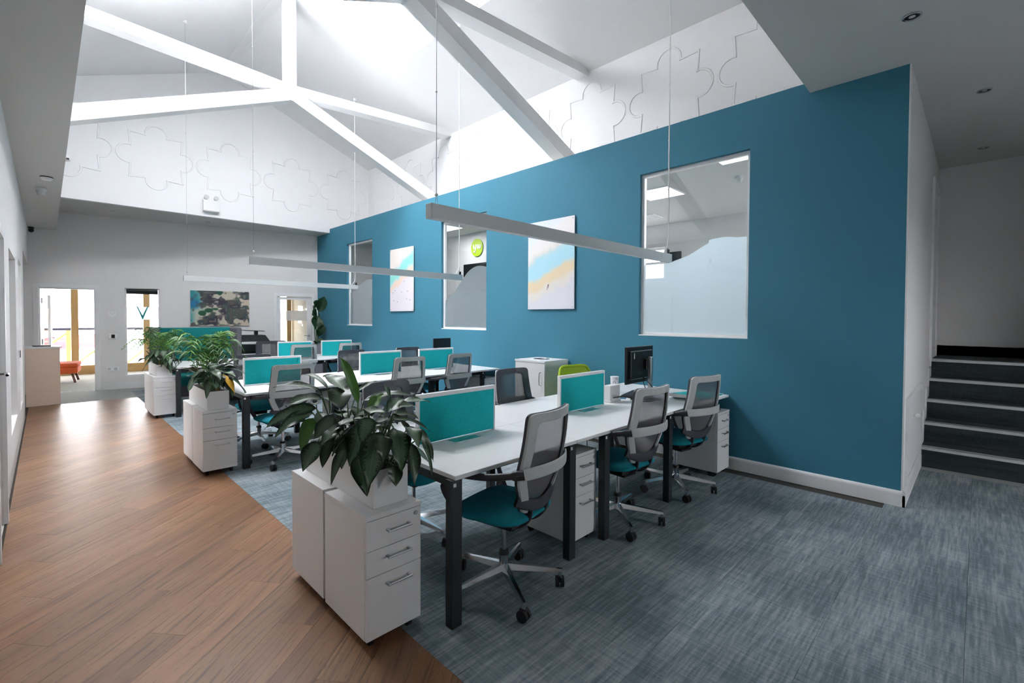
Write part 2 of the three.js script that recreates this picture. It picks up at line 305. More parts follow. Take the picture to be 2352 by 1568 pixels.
// jigsaw-piece mouldings
function jigsaw() {
  const a = 0.405, r = 0.165, h = 0.412, pts = [];
  const side = (p, q, n) => {                       // edge p-q with a knob bulging along n
    const m = p.clone().add(q).multiplyScalar(0.5), d = q.clone().sub(p).normalize(), c = m.clone().addScaledVector(n, 0.012);
    pts.push(p.clone());
    for (let i = 0; i <= 22; i++) { const t = Math.PI * (1.06 - 1.12 * i / 22); pts.push(c.clone().addScaledVector(d, Math.cos(t) * r).addScaledVector(n, Math.sin(t) * r)); }
  };
  const A = [[-a, -h], [a, -h], [a, h], [-a, h]].map(([x, y]) => new THREE.Vector2(x, y));
  [[0, -1], [1, 0], [0, 1], [-1, 0]].forEach((n, i) => side(A[i], A[(i + 1) % 4], new THREE.Vector2(...n)));
  const w = 0.017, t = 0.01, N = pts.length, P = [];
  const nrm = pts.map((p, i) => { const a1 = pts[(i + N - 1) % N], b1 = pts[(i + 1) % N], d1 = p.clone().sub(a1).normalize(), d2 = b1.clone().sub(p).normalize(), n1 = new THREE.Vector2(d1.y, -d1.x), n2 = new THREE.Vector2(d2.y, -d2.x); const m = n1.add(n2).normalize(); return m.multiplyScalar(Math.min(1.5, 1 / Math.max(0.6, Math.abs(m.x * d2.y - m.y * d2.x)))); });
  const ring = [[-w, 0], [-w * 0.6, t], [w * 0.6, t], [w, 0]];
  const at = (i, k) => { const p = pts[i % N], n = nrm[i % N], [o, z] = ring[k]; return [p.x + n.x * o, p.y + n.y * o, z]; };
  for (let i = 0; i < N; i++) for (let k = 0; k < 3; k++) { const q = [at(i, k), at(i + 1, k), at(i + 1, k + 1), at(i, k + 1)]; P.push(...q[0], ...q[2], ...q[1], ...q[0], ...q[3], ...q[2]); }
  const g = new THREE.BufferGeometry(); g.setAttribute('position', new THREE.Float32BufferAttribute(P, 3)); g.computeVertexNormals(); return g;
}
const jig = jigsaw();
for (const x of [0.305, 1.522, 2.748, 3.985, 5.2]) { const m = part(gable, 'jigsaw_moulding', jig, M.white); m.position.set(x, 4.488, ZG + 0.001); }
for (const z of [-1.72, -2.953, -4.184, -5.415, -6.646, -7.877, -9.108, -10.339]) { const m = part(upper, 'jigsaw_moulding', jig, M.white); m.position.set(XU - 0.001, 4.46, z); m.rotation.y = -Math.PI / 2; }
// roof slopes with skylights
const SL = Math.hypot(XU - RX, RY - EY), tilt = Math.atan2(RY - EY, XU - RX);
const SKY = { r: [[0.35, 1.83, -7.38, -6.08], [0.35, 1.83, -5.1, -4.72]], l: [[0.3, 2.95, -7.75, -5.6]] };
function slope(holes, name, sgn) {
  const shape = rectShape(-0.02, SL + 0.25, 0, 0.1 - ZG, holes.map(([a, b, c, d]) => [a, b, ZN + 0.1 - d, ZN + 0.1 - c].map((v, i) => v)));
  const g = flatXZ(shape, 0.2, 0);                  // x = s down the slope, z = -v
  g.translate(0, 0, ZN + 0.1);
  const m = new THREE.Matrix4().makeRotationZ(-tilt).setPosition(RX, RY, 0);
  g.applyMatrix4(m); if (sgn < 0) { g.translate(-RX, 0, 0); g.scale(-1, 1, 1); g.translate(RX, 0, 0); const p = g.attributes.position.array, n = g.attributes.normal.array, u = g.attributes.uv.array; for (let i = 0; i < p.length; i += 9) for (let k = 0; k < 3; k++) { [p[i + 3 + k], p[i + 6 + k]] = [p[i + 6 + k], p[i + 3 + k]]; [n[i + 3 + k], n[i + 6 + k]] = [n[i + 6 + k], n[i + 3 + k]]; } for (let i = 0; i < u.length; i += 6) for (let k = 0; k < 2; k++) [u[i + 2 + k], u[i + 4 + k]] = [u[i + 4 + k], u[i + 2 + k]]; }
  return struct(name, g, M.white);
}
slope(SKY.r, 'ceiling_slope_right', 1); slope(SKY.l, 'ceiling_slope_left', -1);
let wn = 4;
for (const [list, sgn] of [[SKY.r, 1], [SKY.l, -1]]) for (const [a, b, c, d] of list) {
  const w = struct('window_' + wn++); w.position.set(RX, RY, 0); w.rotation.z = -tilt * sgn;
  const S = (s0, s1, y0, y1, z0, z1) => sgn > 0 ? span(s0, s1, y0, y1, z0, z1) : span(-s1, -s0, y0, y1, z0, z1), f = 0.05;
  part(w, 'window_frame', [S(a, a + f, 0.12, 0.19, c, d), S(b - f, b, 0.12, 0.19, c, d), S(a + f, b - f, 0.12, 0.19, c, c + f), S(a + f, b - f, 0.12, 0.19, d - f, d)], M.gloss);
  part(w, 'blind_rail', [S(a + f, b - 0.12, 0.1, 0.12, c + 0.26, c + 0.275), S(a + f, b - 0.12, 0.1, 0.12, d - 0.175, d - 0.16)], M.trim);
  part(w, 'pane', S(a + f, b - f, 0.155, 0.156, c + f, d - f), M.glass);
}
struct('trim_2', [bar([RX, RY - 0.02, ZG], [RX, RY - 0.02, ZN], 0.16, 0.03)], M.white);
// roof trusses
function truss(z, label) {
  const t = thing('roof_truss', label, 'roof truss', [0, 0, z], 0, 'white roof trusses'), zc = -0.1, d = 0.2;
  const plank = (pts, e = 0) => extrude(new THREE.Shape(pts.map(([x, y]) => new THREE.Vector2(x, y))), d + e * 2).translate(0, 0, zc - d / 2 - e);
  part(t, 'king_post', plank([[RX + 0.045, 4.86], [RX + 0.185, 4.86], [RX + 0.185, RY - 0.02], [RX + 0.045, RY - 0.02]], 0.004), M.gloss);
  part(t, 'tie_beam', plank([[2.74, 4.955], [2.74, 5.1], [EL, 5.255], [EL, 5.115]]), M.gloss);
  part(t, 'tie_beam', plank([[2.74, 4.955], [XU, 5.16], [XU, 5.3], [2.74, 5.1]]), M.gloss);
  part(t, 'brace', plank([[2.745, 4.868], [2.745, 5.06], [EL, 3.645], [EL, 3.44]], 0.002), M.gloss);
  part(t, 'brace', plank([[2.745, 4.868], [2.745, 5.06], [XU, 3.775], [XU, 3.565]], 0.0022), M.gloss);
  return t;
}
truss(-7.6, 'far white painted roof truss with king post and splayed braces');
truss(-4.24, 'near white painted roof truss above the front desks');

// left wall with office door and two slot windows
struct('wall_left', wallX(XL - 0.12, 0.12, -9.9, 3.1, 0, 3.2, [[-4.93, -4.2, 0, 2.05], [-7.42, -6.12, 0.42, 2.11], [-9.2, -8.25, 0.34, 2.19]]), M.wall);
struct('wall_left_lintel', wallX(XL - 0.12, 0.12, -13.0, -9.9, 2.47, 3.2), M.wall);
struct('wall_alcove', [span(-1.5, -1.4, 0, 3.2, -13.1, -9.8), span(-1.5, XL - 0.12, 0, 3.2, -9.9, -9.8)], M.wall);
const dl = struct('door_3');
part(dl, 'architrave', [span(XL, XL + 0.022, 0, 2.12, -5.0, -4.93), span(XL, XL + 0.022, 0, 2.12, -4.2, -4.13), span(XL, XL + 0.022, 2.05, 2.12, -4.93, -4.2)], M.trim);
const leaf0 = part(dl, 'door_leaf', span(XL - 0.07, XL - 0.026, 0.008, 2.045, -4.925, -4.205), M.gloss);
part(leaf0, 'door_handle', [cyl(0.026, 0.026, 0.012).rotateZ(Math.PI / 2).translate(XL - 0.02, 1.09, -4.85), tube([[XL - 0.02, 1.09, -4.85], [XL + 0.03, 1.09, -4.85], [XL + 0.035, 1.09, -4.83], [XL + 0.035, 1.09, -4.73]], 0.009)], M.chrome);
for (const [i, z0, z1, y0, y1] of [[7, -7.42, -6.12, 0.42, 2.11], [8, -9.2, -8.25, 0.34, 2.19]]) {
  const w = struct('window_' + i); const x = XL - 0.09, f = 0.03;
  part(w, 'window_frame', [span(x - 0.02, x + 0.02, y0, y0 + f, z0, z1), span(x - 0.02, x + 0.02, y1 - f, y1, z0, z1), span(x - 0.02, x + 0.02, y0 + f, y1 - f, z0, z0 + f), span(x - 0.02, x + 0.02, y0 + f, y1 - f, z1 - f, z1)], M.trim);
  part(w, 'pane', span(x, x + 0.001, y0 + f, y1 - f, z0 + f, z1 - f), M.glass);
}
skirt('baseboard_left_near', [XL, -4.13], [XL, 3.0], 0.14, 0.02, -1);
skirt('baseboard_left_middle', [XL, -8.1], [XL, -5.0], 0.14, 0.02, -1);
skirt('baseboard_left_far', [XL, -9.9], [XL, -9.25], 0.14, 0.02, -1);
// the office behind the left wall, lit by its own window
struct('wall_office', [wallX(-3.3, 0.1, -10, 3.1, 0, 3.2, [[-8.2, -6.4, 1.2, 2.3]]), span(-3.3, XL - 0.12, 0, 3.2, -10, -9.9)], M.wall);

// far wall, turned a little to the room
const farWall = struct('wall_far', wallZ(-0.12, 0.12, -2.3, 5.9, 0, 3.62, [[-0.09, 0.728, 0, 2.05], [1.19, 1.768, 0.262, 2.085], [4.03, 4.8, 0, 2.0]]), M.wall);
onFar(farWall);
const farTrim = (name, geos, mat = M.trim) => onFar(struct(name, geos, mat));
const dfl = onFar(struct('door_4'));
part(dfl, 'architrave', [span(-0.16, -0.09, 0, 2.12, 0, 0.022), span(0.728, 0.798, 0, 2.12, 0, 0.022), span(-0.09, 0.728, 2.05, 2.12, 0, 0.022)], M.trim);
part(dfl, 'door_lining', [span(-0.09, -0.07, 0, 2.05, -0.12, 0), span(0.71, 0.728, 0, 2.05, -0.12, 0), span(-0.07, 0.71, 2.03, 2.05, -0.12, 0)], M.trim);
{
  const leaf = new THREE.Group(); leaf.name = 'door_leaf'; dfl.add(leaf); leaf.position.set(-0.068, 0, -0.12); leaf.rotation.y = 1.58;   // stands open into the lobby
  const g = new THREE.Mesh(merge([extrude(rectShape(0, 0.77, 0.008, 2.025, [[0.13, 0.64, 0.15, 1.92]]), 0.044).translate(0, 0, -0.044)]), M.gloss); g.name = 'leaf_panel'; leaf.add(g);
  part(leaf, 'pane', span(0.13, 0.64, 0.15, 1.92, -0.023, -0.022), M.glass);
  part(leaf, 'frosted_band', span(0.13, 0.64, 1.38, 1.65, -0.02, -0.0195), M.band);
  part(leaf, 'door_handle', [cyl(0.026, 0.026, 0.012).rotateX(Math.PI / 2).translate(0.71, 1.05, 0.006), tube([[0.71, 1.05, 0.006], [0.71, 1.05, 0.05], [0.69, 1.05, 0.055], [0.6, 1.05, 0.055]], 0.009)], M.chrome);
  part(leaf, 'hinge', [0.25, 1.0, 1.8].map((y) => cyl(0.008, 0.008, 0.1, -0.004, y, 0.004)), M.steel);
}
const dfr = onFar(struct('door_5'));
part(dfr, 'architrave', [span(3.95, 4.03, 0, 2.08, 0, 0.022), span(4.8, 4.88, 0, 2.08, 0, 0.022), span(4.03, 4.8, 2.0, 2.08, 0, 0.022)], M.trim);
{
  const leaf = part(dfr, 'door_leaf', extrude(rectShape(4.036, 4.794, 0.008, 1.985, [[4.105, 4.7, 0.2, 1.92]]), 0.044).translate(0, 0, -0.075), M.gloss);
  part(leaf, 'pane', span(4.105, 4.7, 0.2, 1.92, -0.055, -0.054), M.glass);
  part(leaf, 'frosted_band', span(4.105, 4.7, 1.41, 1.655, -0.052, -0.0515), M.band);
  part(leaf, 'door_handle', [cyl(0.026, 0.026, 0.012).rotateX(Math.PI / 2).translate(4.745, 1.04, -0.025), tube([[4.745, 1.04, -0.03], [4.745, 1.04, 0.02], [4.73, 1.04, 0.025], [4.63, 1.04, 0.025]], 0.009)], M.steel);
}
const fw = onFar(struct('window_9'));
part(fw, 'window_frame', [span(1.19, 1.215, 0.262, 2.085, -0.08, -0.04), span(1.743, 1.768, 0.262, 2.085, -0.08, -0.04), span(1.215, 1.743, 0.262, 0.287, -0.08, -0.04), span(1.215, 1.743, 2.06, 2.085, -0.08, -0.04)], M.trim);
part(fw, 'pane', span(1.215, 1.743, 0.287, 2.06, -0.06, -0.059), M.glass);
part(fw, 'frosted_band', span(1.215, 1.743, 1.43, 1.7, -0.056, -0.0555), M.band);
part(fw, 'roller_blind', [cyl(0.03, 0.03, 0.52, 0, 0, 0).rotateZ(Math.PI / 2).translate(1.479, 2.035, -0.02), span(1.217, 1.741, 1.965, 2.03, -0.03, -0.026)], M.dark);
{
  const s = new THREE.Shape([[-0.105, 0.3], [-0.085, 0.3], [0, 0.1], [0.085, 0.3], [0.105, 0.3], [0.055, 0.165], [0.0, 0], [-0.055, 0.165]].map(([x, y]) => new THREE.Vector2(x, y)));
  part(fw, 'letter_mark', extrude(s, 0.002).translate(1.475, 1.42, -0.05), std({ color: rgb(0, 0.3, 0.3), roughness: 0.6 })).userData.label = 'teal V-shaped logo';
}
skirt('baseboard_far', [0.798, 0], [3.95, 0], 0.14, 0.018, 1); skirt('baseboard_far_left', [-1.3, 0], [-0.16, 0], 0.14, 0.018, 1);
for (const n of ['baseboard_far', 'baseboard_far_left']) onFar(scene.getObjectByName(n));

// lobby behind the far wall: timber glazing, balcony rail, quay
struct('wall_lobby', [span(-2.1, -1.95, 0, 2.8, -16.6, -12.9), span(5.9, 6.05, 0, 2.8, -16.6, -11.9), span(-2.1, 6.05, 2.45, 2.8, -16.55, -16.4), span(-2.0, -0.79, 0, 2.45, -16.52, -16.4), span(2.6, 4.9, 0, 2.45, -16.52, -16.4)], std({ color: rgb(0.72, 0.7, 0.6), roughness: 0.85 }));
struct('wall_lobby_divider', span(3.1, 3.2, 0, 2.8, -16.4, -12.3), std({ color: rgb(0.72, 0.7, 0.6), roughness: 0.85 }));
const gz = struct('window_10');
part(gz, 'sill_board', span(-1.95, 5.9, 0, 0.13, -16.5, -16.36), M.timber);
for (const x of [-0.72, 0.535, 1.3, 2.0, 2.55, 5.0, 5.45, 5.8]) part(gz, 'mullion', span(x - 0.07, x + 0.07, 0.13, 2.45, -16.5, -16.4), M.timber);
part(gz, 'bottom_rail', span(-1.9, 5.9, 0.13, 0.22, -16.48, -16.41), M.timber); part(gz, 'top_rail', span(-1.9, 5.9, 2.3, 2.45, -16.48, -16.41), M.timber);
for (const [a, b] of [[-0.65, 0.465], [0.605, 1.23], [1.37, 1.93], [2.07, 2.48], [5.07, 5.38], [5.52, 5.73]]) part(gz, 'pane', span(a, b, 0.22, 2.3, -16.45, -16.449), M.glass);
const deck = struct('ground_balcony', span(-4, 9, -0.3, -0.05, -18.4, -16.6), std({ color: rgb(0.35, 0.33, 0.3), roughness: 0.9 }));
struct('ceiling_balcony', span(-4, 9, 2.6, 2.75, -18.6, -16.55), M.timber);
const rail = thing('balcony_railing', 'timber balcony railing with diagonal braces and dark handrail beyond the lobby glass', 'railing', [0, -0.05, -18]);
part(rail, 'handrail', span(-3.5, 6, 1.15, 1.22, -0.05, 0.05), std({ color: rgb(0.03, 0.04, 0.09), roughness: 0.5 }));
part(rail, 'cable', [0.5, 0.85].map((y) => span(-3.5, 6, y - 0.012, y + 0.012, -0.012, 0.012)), M.gloss);
for (let x = -3; x <= 6; x += 1.15) { part(rail, 'post', span(x - 0.05, x + 0.05, 0, 1.15, -0.05, 0.05), M.timber); part(rail, 'brace', bar([x, 1.1, 0], [x - 1.1, 0.1, 0], 0.05, 0.06, [0, 0, 1]), M.timber); }
struct('ground_quay', span(-80, 80, -4.3, -4, -200, 60), std({ color: rgb(0.3, 0.31, 0.31), roughness: 0.9 }));
function boat(name, label, col, p, turn, sc) {
  const b = thing(name, label, 'boat', p, turn);
  part(b, 'hull', grid(16, 6, (u, v) => { const x = (u - 0.5) * 6, w = 1.1 * Math.pow(Math.max(0, 1 - Math.pow(Math.max(0, u * 1.6 - 0.6), 2)), 0.8), a = (v - 0.5) * Math.PI; return [x * sc, (-Math.cos(a) * 1.1 + 0.55 + u * u * 0.3) * sc, Math.sin(a) * w * sc]; }), std({ color: col, roughness: 0.4, side: THREE.DoubleSide }));
  part(b, 'cabin', rbox(1.8 * sc, 0.9 * sc, 1.2 * sc, 0.1 * sc, -0.4 * sc, 0.95 * sc, 0), M.gloss);
  return b;
}
boat('moored_boat', 'red hulled boat moored at the quay beyond the railing', rgb(0.65, 0.05, 0.06), [1.0, -0.7, -50], 0.15, 1);
boat('moored_boat', 'pale blue boat moored behind the red one', rgb(0.35, 0.5, 0.65), [-6, -0.5, -70], 0.5, 1.2);

// meeting room behind the blue wall
struct('wall_meeting', [wallX(9.05, 0.12, -6.6, -0.53, 0, 3.5, [[-5.35, -4.6, 2.3, 2.98]]), wallX(7.0, 0.12, -11.9, -6.48, 0, 3.5), span(7.0, 9.17, 0, 3.5, -6.6, -6.48), span(4.967, 7.0, 0, 3.5, -11.9, -11.75)], M.wall);
for (const [i, z0, z1, y0, y1] of [[12, -5.35, -4.6, 2.3, 2.98]]) {
  const w = struct('window_' + i); const x = 9.1, f = 0.05;
  part(w, 'window_frame', [span(x, x + 0.05, y0, y0 + f, z0, z1), span(x, x + 0.05, y1 - f, y1, z0, z1), span(x, x + 0.05, y0 + f, y1 - f, z0, z0 + f), span(x, x + 0.05, y0 + f, y1 - f, z1 - f, z1), span(x, x + 0.05, (y0 + y1) / 2, (y0 + y1) / 2 + f, z0 + f, z1 - f)], M.gloss);
  part(w, 'pane', span(x + 0.02, x + 0.021, y0 + f, y1 - f, z0 + f, z1 - f), M.glass);
}
const dm = struct('door_6'); part(dm, 'architrave', [span(6.978, 7.0, 0, 2.08, -9.28, -9.2), span(6.978, 7.0, 0, 2.08, -8.4, -8.32), span(6.978, 7.0, 2.0, 2.08, -9.2, -8.4)], M.trim); part(dm, 'door_leaf', span(6.985, 7.0, 0, 2.0, -9.2, -8.4), M.gloss);

// ---------------------------------------------------------------- desks
const TOP = 0.742, SEAMS = [1.378, 2.337, 3.62, 4.828], LEGX = [1.393, 2.3, 2.68, 3.603, 4.507];
const ROWS = [-1.757, -5.08, -8.4];
function benchDesk(z, label) {                    // origin at the front edge; two desks deep, back to back
  const t = thing('bench_desk', label, 'desk', [0, 0, z], 0, 'white bench desks');
  for (const zz of [[-0.6, 0], [-1.202, -0.602]]) for (let i = 0; i < 3; i++)
    part(t, 'desktop', rspan(SEAMS[i] + (i ? 0.001 : 0), SEAMS[i + 1] - (i < 2 ? 0.001 : 0), TOP - 0.022, TOP, zz[0], zz[1], 0.0025), M.laminate);
  for (const x of LEGX) for (const zz of [-0.03, -1.172]) {
    const l = part(t, 'leg', rspan(x - 0.031, x + 0.031, 0, TOP - 0.0225, zz - 0.026, zz + 0.026, 0.003), M.black);
    part(l, 'end_cap', rbox(0.016, 0.018, 0.004, 0.0015, x - 0.015, TOP - 0.045, zz + (zz > -0.5 ? 0.027 : -0.027)), M.gloss);
  }
  part(t, 'frame_rail', [span(LEGX[0], LEGX[4], 0.675, 0.719, -0.13, -0.1), span(LEGX[0], LEGX[4], 0.675, 0.719, -1.1, -1.07), span(1.385, 1.42, 0.675, 0.719, -1.15, -0.05), span(4.49, 4.525, 0.675, 0.719, -1.15, -0.05), span(LEGX[0], LEGX[4], 0.6, 0.719, -0.615, -0.587)], M.black);
  for (const x of [1.855, 3.18, 4.12]) part(t, 'cable_port', rspan(x - 0.105, x + 0.105, TOP - 0.004, TOP + 0.003, -0.552, -0.468, 0.003), M.steel);
  return t;
}
benchDesk(ROWS[0], 'nearest white bench desk row on black legs, with the black monitor on it');
benchDesk(ROWS[1], 'middle white bench desk row with three teal screens standing on it');
benchDesk(ROWS[2], 'farthest white bench desk row, in front of the printer and booth');
function deskScreen(label, p) {
  const t = thing('desk_screen', label, 'desk screen', p, 0, 'teal desk screens'), w = 0.62, h = 0.3;
  part(t, 'fabric_panel', rbox(w - 0.02, h - 0.022, 0.024, 0.004, 0, h / 2 - 0.004, 0), M.screen);
  part(t, 'frame', [rspan(-w / 2, w / 2, h - 0.022, h + 0.003, -0.016, 0.016, 0.004), rspan(-w / 2, -w / 2 + 0.014, 0, h - 0.02, -0.015, 0.015, 0.003), rspan(w / 2 - 0.014, w / 2, 0, h - 0.02, -0.015, 0.015, 0.003)], M.gloss);
  return t;
}
const scr0 = deskScreen('nearest teal desk screen, right behind the big foreground plant', [1.85, TOP, ROWS[0] - 0.575]);
copyOf(scr0, 'teal desk screen on the nearest desk beside the white router and lime chair', [3.165, TOP, ROWS[0] - 0.575]);
[[1.845, 1, 'teal desk screen on the middle desk behind the planter end chair'], [3.21, 1, 'teal desk screen at the centre of the middle desk row'], [4.122, 1, 'teal desk screen on the middle desk with a small black monitor behind it'],
  [3.3, 2, 'teal desk screen on the farthest desk below the glazed white door'], [4.1, 2, 'teal desk screen on the farthest desk in front of the corner plant']].forEach(([x, r, l]) => copyOf(scr0, l, [x, TOP, ROWS[r] - 0.64]));
const lying = copyOf(scr0, 'teal desk screen taken down and laid flat at the wall end of the nearest desk', [4.49, TOP + 0.017, ROWS[0] - 0.04], 0.07); lying.rotation.x = -Math.PI / 2;

// ---------------------------------------------------------------- task chairs
function roundPoly(pts, r, nc = 5, ne = 5) {      // closed outline with rounded corners, the same count for any polygon of as many corners
  const o = [], N = pts.length, P = pts.map((p) => new THREE.Vector2(...p));
  for (let i = 0; i < N; i++) {
    const p = P[i], a = P[(i + N - 1) % N], b = P[(i + 1) % N], ri = Array.isArray(r) ? r[i] : r;
    const A = p.clone().add(a.clone().sub(p).setLength(ri)), B = p.clone().add(b.clone().sub(p).setLength(ri));
    for (let k = 0; k <= nc; k++) { const t = k / nc; o.push(A.clone().multiplyScalar((1 - t) ** 2).addScaledVector(p, 2 * t * (1 - t)).addScaledVector(B, t * t)); }
    const rn = Array.isArray(r) ? r[(i + 1) % N] : r, C = b.clone().add(p.clone().sub(b).setLength(rn));
    for (let k = 1; k < ne; k++) o.push(B.clone().lerp(C, k / ne));
  }
  return o;
}
const backZ = (x, y) => { const t = (y - 0.5) / 0.53; return 0.205 + 0.115 * t + 0.03 * Math.sin(Math.min(1, Math.max(0, t)) * Math.PI * 0.9) - (0.9 + 0.3 * t) * x * x; };
function ringBand(outer, inner, z0, z1) {         // frame between two outlines, bent onto the back's surface, from z0 to z1 behind it
  const N = outer.length, K = 3, pt = (i, k, z) => { const p = outer[i % N].clone().lerp(inner[i % N], k / K); return [p.x, p.y, backZ(p.x, p.y) + z]; }, P = [];
  const quad = (a, b, c, d) => P.push(...a, ...b, ...c, ...a, ...c, ...d);
  for (let i = 0; i < N; i++) {
    for (let k = 0; k < K; k++) { quad(pt(i, k, z1), pt(i, k + 1, z1), pt(i + 1, k + 1, z1), pt(i + 1, k, z1)); quad(pt(i, k, z0), pt(i + 1, k, z0), pt(i + 1, k + 1, z0), pt(i, k + 1, z0)); }
    quad(pt(i, 0, z0), pt(i, 0, z1), pt(i + 1, 0, z1), pt(i + 1, 0, z0)); quad(pt(i, K, z1), pt(i, K, z0), pt(i + 1, K, z0), pt(i + 1, K, z1));
  }
  const g = new THREE.BufferGeometry(); g.setAttribute('position', new THREE.Float32BufferAttribute(P, 3)); g.setAttribute('uv', new THREE.Float32BufferAttribute(new Float32Array(P.length / 3 * 2), 2)); g.computeVertexNormals(); return g;
}
const OUT = [[-0.2, 1.032], [0.2, 1.032], [0.222, 0.7], [0.13, 0.498], [-0.13, 0.498], [-0.222, 0.7]], INN = [[-0.155, 0.985], [0.155, 0.985], [0.178, 0.7], [0.1, 0.538], [-0.1, 0.538], [-0.178, 0.7]];
function taperBar(r0, r1, w0, w1, ya0, yb0, ya1, yb1) {    // star leg along +x
  const g = new THREE.BoxGeometry(1, 1, 1, 4, 1, 1), p = g.attributes.position;
  for (let i = 0; i < p.count; i++) { const t = p.getX(i) + 0.5, top = p.getY(i) > 0; p.setXYZ(i, lerp(r0, r1, t), top ? lerp(ya0, ya1, t) : lerp(yb0, yb1, t), p.getZ(i) * lerp(w0, w1, t) * (top ? 0.6 : 1)); }
  g.computeVertexNormals(); return g;
}
function taskChair(label, group, p, turn) {       // faces -z; origin on the floor under the column
  const t = thing('task_chair', label, 'chair', p, turn, group);
  const o = roundPoly(OUT, [0.035, 0.035, 0.05, 0.04, 0.04, 0.05]), n = roundPoly(INN, [0.025, 0.025, 0.04, 0.03, 0.03, 0.04]);
  part(t, 'back_frame', ringBand(o, n, 0, 0.014), M.paleGrey);
  part(t, 'back_edge', ringBand(roundPoly(OUT.map(([x, y]) => [x * 1.012, y + (y > 0.9 ? 0.002 : 0)]), [0.035, 0.035, 0.05, 0.04, 0.04, 0.05]), roundPoly(INN.map(([x, y]) => [x * 0.97, y]), [0.025, 0.025, 0.04, 0.03, 0.03, 0.04]), -0.013, 0), M.charcoal);
  const half = (y) => y > 0.7 ? lerp(0.178, 0.155, (y - 0.7) / 0.285) : lerp(0.1, 0.178, (y - 0.538) / 0.162);
  part(t, 'mesh_panel', grid(10, 16, (u, v) => { const y = lerp(0.533, 0.99, v), x = (u * 2 - 1) * (half(y) + 0.008); return [x, y, backZ(x, y) - 0.006]; }), M.mesh);
  const lum = (x) => [x, 0.742 - 0.1 * x * x, backZ(x, 0.74) + 0.03 + 0.012 * (1 - (x / 0.215) ** 2)];
  part(t, 'lumbar_band', sweep([-0.222, -0.17, -0.1, 0, 0.1, 0.17, 0.222].map(lum), 0.012, 0.062), M.paleGrey);
  for (const s of [-1, 1]) part(t, 'armrest', sweep([[s * 0.212, 0.738, backZ(0.212, 0.74) + 0.03], [s * 0.238, 0.725, 0.2], [s * 0.256, 0.705, 0.1], [s * 0.262, 0.69, -0.03], [s * 0.26, 0.684, -0.15], [s * 0.257, 0.665, -0.205], [s * 0.252, 0.6, -0.225], [s * 0.235, 0.52, -0.19], [s * 0.2, 0.45, -0.12], [s * 0.14, 0.425, -0.06]], 0.022, 0.036, [0, 1, 0.001], (v) => v < 0.1 ? 1.35 : 1), M.charcoal);
  const low = (x) => [x, 0.532 + 1.6 * x * x, backZ(x, 0.53) + 0.022];
  part(t, 'back_bracket', [sweep([-0.19, -0.14, -0.07, 0, 0.07, 0.14, 0.19].map(low), 0.02, 0.062), ...[-1, 1].map((s) => sweep([[s * 0.085, 0.535, 0.215], [s * 0.08, 0.47, 0.2], [s * 0.07, 0.415, 0.14], [s * 0.06, 0.4, 0.03]], 0.05, 0.02, [1, 0, 0]))], M.charcoal);
  // seat cushion: a rounded square crowned on top, falling at the front
  const sq = (a) => { const c = Math.cos(a), s = Math.sin(a), k = Math.pow(Math.pow(Math.abs(c), 4) + Math.pow(Math.abs(s), 4), -0.25); return [c * k, s * k]; };
  part(t, 'seat', grid(40, 12, (u, v) => { const [cx, cz] = sq(u * Math.PI * 2), a = v * Math.PI, r = Math.pow(Math.sin(a), 0.55), y = 0.466 + Math.cos(a) * 0.036, x = cx * r * 0.242 * (cz < 0 ? 1 : 0.96), z = cz * r * 0.235 - 0.015; return [x, y - (z < -0.12 ? 0.9 * (z + 0.12) ** 2 * 2 : 0) - x * x * 0.12, z]; }), M.teal);
  part(t, 'seat_shell', rbox(0.34, 0.03, 0.34, 0.012, 0, 0.425, -0.01), M.rubber);
  part(t, 'mechanism', [rbox(0.15, 0.06, 0.2, 0.012, 0, 0.39, 0.01), tube([[0.05, 0.4, 0.02], [0.17, 0.4, 0.02], [0.23, 0.395, 0.03]], 0.008), rbox(0.06, 0.012, 0.03, 0.005, 0.235, 0.393, 0.03)], M.rubber);
  part(t, 'gas_column', [cyl(0.014, 0.014, 0.22, 0, 0.3, 0)], M.chrome);
  part(t, 'column_sleeve', cyl(0.029, 0.026, 0.075, 0, 0.155, 0), M.chrome); part(t, 'sleeve_collar', cyl(0.026, 0.03, 0.02, 0, 0.2, 0), M.rubber);
  const leg = merge([taperBar(0.0, 0.325, 0.05, 0.02, 0.142, 0.108, 0.1, 0.082), cyl(0.012, 0.012, 0.03, 0.312, 0.07, 0, 12)]);
  const wheel = merge([cyl(0.03, 0.03, 0.018, 0, 0, 0, 20).rotateX(Math.PI / 2).translate(0, 0.03, 0.014), cyl(0.03, 0.03, 0.018, 0, 0, 0, 20).rotateX(Math.PI / 2).translate(0, 0.03, -0.014), rbox(0.04, 0.03, 0.024, 0.006, 0.002, 0.046, 0)]);
  for (let k = 0; k < 5; k++) {
    const a = Math.PI * 2 * k / 5 + 0.3, l = part(t, 'star_leg', leg, M.chrome); l.rotation.y = a;
    const c = part(t, 'castor', wheel, M.rubber); c.position.set(Math.cos(a) * 0.312 + 0.0, 0, -Math.sin(a) * 0.312); c.rotation.y = a + 1.1 + k * 0.9;
  }
  return t;
}
const deg = Math.PI / 180;
const ch = taskChair('nearest teal task chair, at the left end of the front desk', 'task chairs', [1.795, 0, -1.85], 11 * deg);
